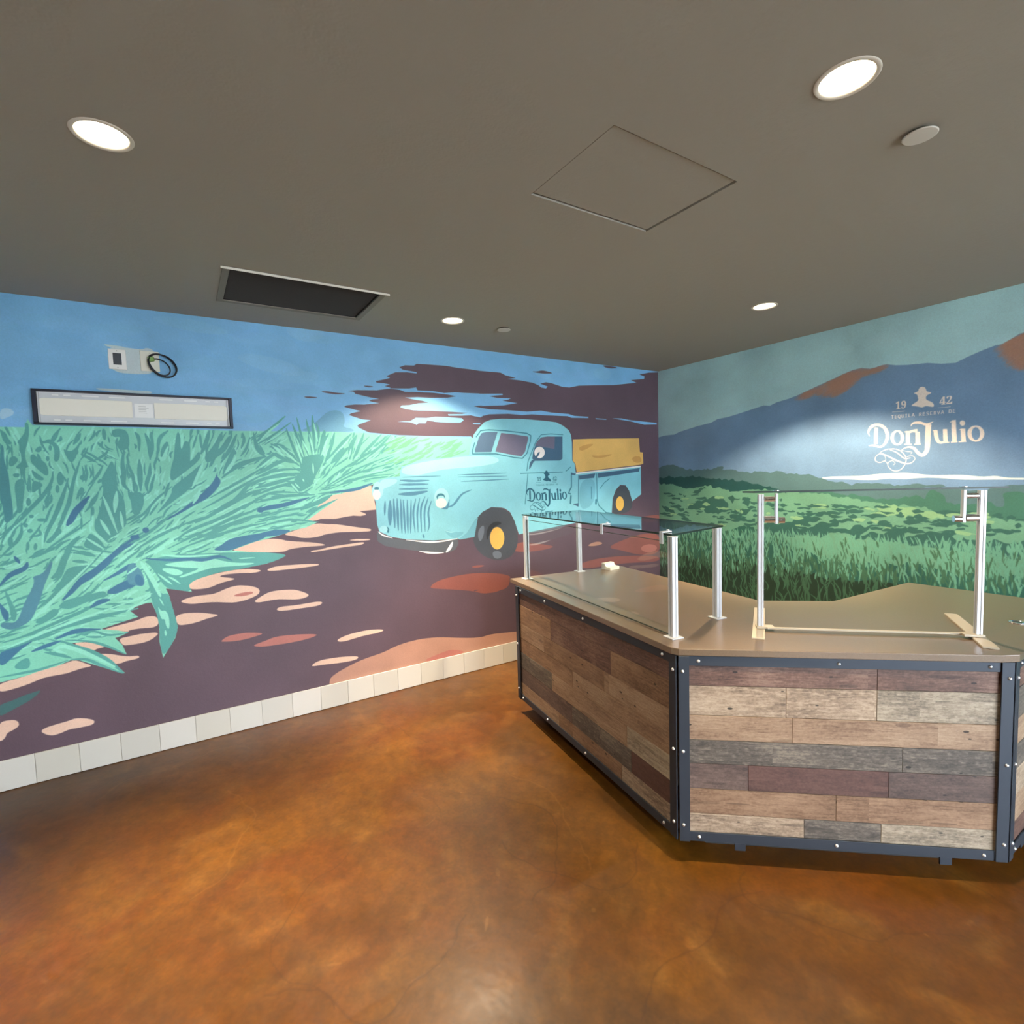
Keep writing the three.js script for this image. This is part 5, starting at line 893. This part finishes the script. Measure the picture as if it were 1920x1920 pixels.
{
  const o = thing('outlet_plate', 'white wall plate with a dark square opening above the black framed tray', 'wall plate', [-4.796, 2.506, 0]);
  part('plate', new RoundedBoxGeometry(0.088, 0.122, 0.007, 2, 0.003).translate(0, 0, 0.0035), mat('#f4f4f1', 0.35), o); part('opening', chamfer(0.042, 0.07, 0.004, 0.0008).translate(0, 0.002, 0.0065), mat('#3d424a', 0.5), o, 'dark opening');
  for (const y of [0.05, -0.05]) part('screw', cyl(0.003, 0.002, 0, 0, 0, 10).rotateX(Math.PI / 2).translate(0, y, 0.0078), mat('#b5b5b2', 0.4, 0.6), o);
  const b = thing('blank_plate', 'cream blank wall plate partly behind the coiled black cable', 'wall plate', [-4.632, 2.509, 0]);
  part('plate', new RoundedBoxGeometry(0.1, 0.125, 0.006, 2, 0.003).translate(0, 0, 0.003), mat('#e9e7d8', 0.5), b);
  for (const y of [0.05, -0.05]) part('screw', cyl(0.003, 0.002, 0, 0, 0, 10).rotateX(Math.PI / 2).translate(0, y, 0.0065), mat('#c9c7ba', 0.4, 0.3), b);
  const cc = thing('cable_coil', 'coil of thin black cable bound with green tape on the wall', 'cable', [-4.568, 2.484, 0.028]);
  const loops = [];
  for (const [rx, ry, ox, oy, z, tilt] of [[0.082, 0.060, 0.0, 0.0, 0, -0.75], [0.080, 0.062, 0.003, -0.003, 0.008, -0.72], [0.060, 0.043, -0.014, -0.012, 0.004, -0.65], [0.082, 0.057, 0.002, 0.002, -0.008, -0.78]]) {
    const pts = []; for (let i = 0; i < 24; i++) { const a = (i / 24) * Math.PI * 2, x = Math.cos(a) * rx, y = Math.sin(a) * ry; pts.push(new THREE.Vector3(ox + x * Math.cos(tilt) - y * Math.sin(tilt), oy + x * Math.sin(tilt) + y * Math.cos(tilt), z + 0.006 * Math.sin(2 * a + ox * 90))); }
    loops.push(new THREE.TubeGeometry(new THREE.CatmullRomCurve3(pts, true), 48, 0.0042, 8, true));
  }
  part('cable', mergeGeometries(loops), mat('#151a26', 0.45), cc); part('tape', new RoundedBoxGeometry(0.034, 0.03, 0.03, 2, 0.008).rotateZ(0.25).translate(-0.056, 0.034, 0), mat('#7ea55c', 0.6), cc, 'green tape wrap');
  const tail = new THREE.CatmullRomCurve3([new THREE.Vector3(-0.06, 0.03, -0.006), new THREE.Vector3(-0.066, 0.032, -0.014), new THREE.Vector3(-0.068, 0.03, -0.0215)]); part('cable_tail', new THREE.TubeGeometry(tail, 8, 0.004, 8), mat('#151a26', 0.45), cc);
}

// ---------------------------------------------------------------- things in the ceiling
{
  const w = HATCH[1] - HATCH[0], d = HATCH[3] - HATCH[2];
  const o = thing('access_hatch', 'square access hatch set flush in the ceiling, painted like it', 'hatch', [(HATCH[0] + HATCH[1]) / 2, H, (HATCH[2] + HATCH[3]) / 2]);
  part('door', chamfer(w - 0.014, d - 0.016, 0.012, 0.001).rotateX(Math.PI / 2).translate(0, 0.0105, 0.0015), ceilingMat, o);
  part('frame', mergeGeometries([box(w, 0.02, 0.03, 0, 0.07, d / 2 - 0.015), box(w, 0.02, 0.03, 0, 0.07, -d / 2 + 0.015), box(0.03, 0.02, d - 0.06, w / 2 - 0.015, 0.07, 0), box(0.03, 0.02, d - 0.06, -w / 2 + 0.015, 0.07, 0), box(w, 0.006, d, 0, 0.1, 0)]), plinthMat, o, 'dark frame above the gap');
  const [x0, x1, z0, z1] = GRILLE, gw = x1 - x0, gd = z1 - z0;
  const a = thing('air_grille', 'dark rectangular return air grille with a bright front lip in the ceiling', 'air grille', [(x0 + x1) / 2, H, (z0 + z1) / 2]);
  const fr = mat('#857f72', 0.7), f = 0.034;
  for (const s of [-1, 1]) { part('flange', chamfer(gw + 2 * f, f, 0.004, 0.001).rotateX(Math.PI / 2).translate(0, -0.002, s * (gd / 2 + f / 2)), fr, a); part('flange', chamfer(f, gd, 0.004, 0.001).rotateX(Math.PI / 2).translate(s * (gw / 2 + f / 2), -0.002, 0), fr, a); }
  part('lip', chamfer(gw + 2 * f + 0.02, 0.011, 0.005, 0.001).translate(0, -0.0095, gd / 2 + f - 0.003), mat('#e7e3d6', 0.5), a, 'pale front lip');
  const duct = mat('#26282a', 0.9);
  part('duct', mergeGeometries([box(gw, 0.1, 0.004, 0, 0.052, gd / 2 - 0.002), box(gw, 0.1, 0.004, 0, 0.052, -gd / 2 + 0.002), box(0.004, 0.1, gd - 0.008, gw / 2 - 0.002, 0.052, 0), box(0.004, 0.1, gd - 0.008, -gw / 2 + 0.002, 0.052, 0), box(gw, 0.004, gd, 0, 0.104, 0)]), duct, a, 'dark duct opening');
  const bl = mat('#3a3c3d', 0.8), bg = chamfer(gw - 0.012, 0.02, 0.0016, 0.0004).rotateX(0.6);
  for (let i = 0; i < 24; i++) { const b = part('blade', bg, bl, a); b.position.set(0, 0.014, -gd / 2 + 0.012 + ((gd - 0.024) * i) / 23); }
}
function downlight(x, z, label, spill = 1, beam = 1) {
  const o = thing('downlight', label, 'downlight', [x, H, z], 0, 'recessed downlights');
  const V = (l) => l.map(([a, b]) => new THREE.Vector2(a, b));
  part('trim_ring', new THREE.LatheGeometry(V([[0.070, 0.002], [0.071, -0.003], [0.081, -0.004], [0.084, -0.0005]]), 44), mat('#d9d2c4', 0.5), o, 'pale trim ring');
  part('reflector', new THREE.LatheGeometry(V([[0.071, -0.002], [0.069, 0.012], [0.067, 0.03], [0.0672, 0.032], [0.073, 0.0]]), 44), mat('#f2ead9', 0.35), o, 'cream reflector cone');
  part('lens', new THREE.CylinderGeometry(0.0665, 0.0665, 0.006, 36).translate(0, 0.02, 0), mat('#fff4e0', 0.5, 0, { emissive: new THREE.Color(1, 0.86, 0.62), emissiveIntensity: 6 }), o, 'glowing lens');
  for (const [name, power, angle, penumbra] of [['lamp_spill', LAMP_SPILL * spill, 1.03, 0.18], ['lamp_beam', LAMP_BEAM * beam, 0.5, 1]]) {
    const s = new THREE.SpotLight(LAMP_COLOR, power, 0, angle, penumbra, 2); s.name = name; s.position.set(0, 0.012, 0); s.target.position.set(0, -1, 0); s.castShadow = true; s.shadow.radius = 1.2; s.shadow.mapSize.set(1024, 1024);
    o.add(s); o.add(s.target); s.target.name = 'lamp_aim';
  }
}
downlight(...LAMPS[0], 'lit downlight above the agave side of the truck wall, beyond the black tray', 0.55, 0.9);
downlight(...LAMPS[1], 'lit downlight beside the white sprinkler disc nearest the camera, largest of all', 0.3, 0.45);
downlight(...LAMPS[2], 'lit downlight over the counter, nearest the mountain mural', 1.5, 0.5);
downlight(...LAMPS[3], 'lit downlight close to the truck wall, beside the air grille', 0.75, 0.8);
for (const [x, z, label] of [[-2.351, 3.236, 'white concealed sprinkler disc beside the nearest downlight'], [-2.40, 0.652, 'white concealed sprinkler disc near the truck wall']]) {
  const o = thing('sprinkler_cover', label, 'sprinkler cover', [x, H, z]);
  part('disc', new THREE.LatheGeometry([[0, -0.014], [0.046, -0.014], [0.05, -0.012], [0.05, -0.0095], [0.0, -0.0095]].map(([a, b]) => new THREE.Vector2(a, b)), 36), mat('#cfcac0', 0.6), o); part('neck', cyl(0.038, 0.0095, 0, -0.0048, 0, 28), mat('#6a655a', 0.7), o, 'short neck above the disc');
}

scene.traverse((o) => { if (o.isMesh) { o.castShadow = true; o.receiveShadow = true; } });
renderer.render(scene, camera);
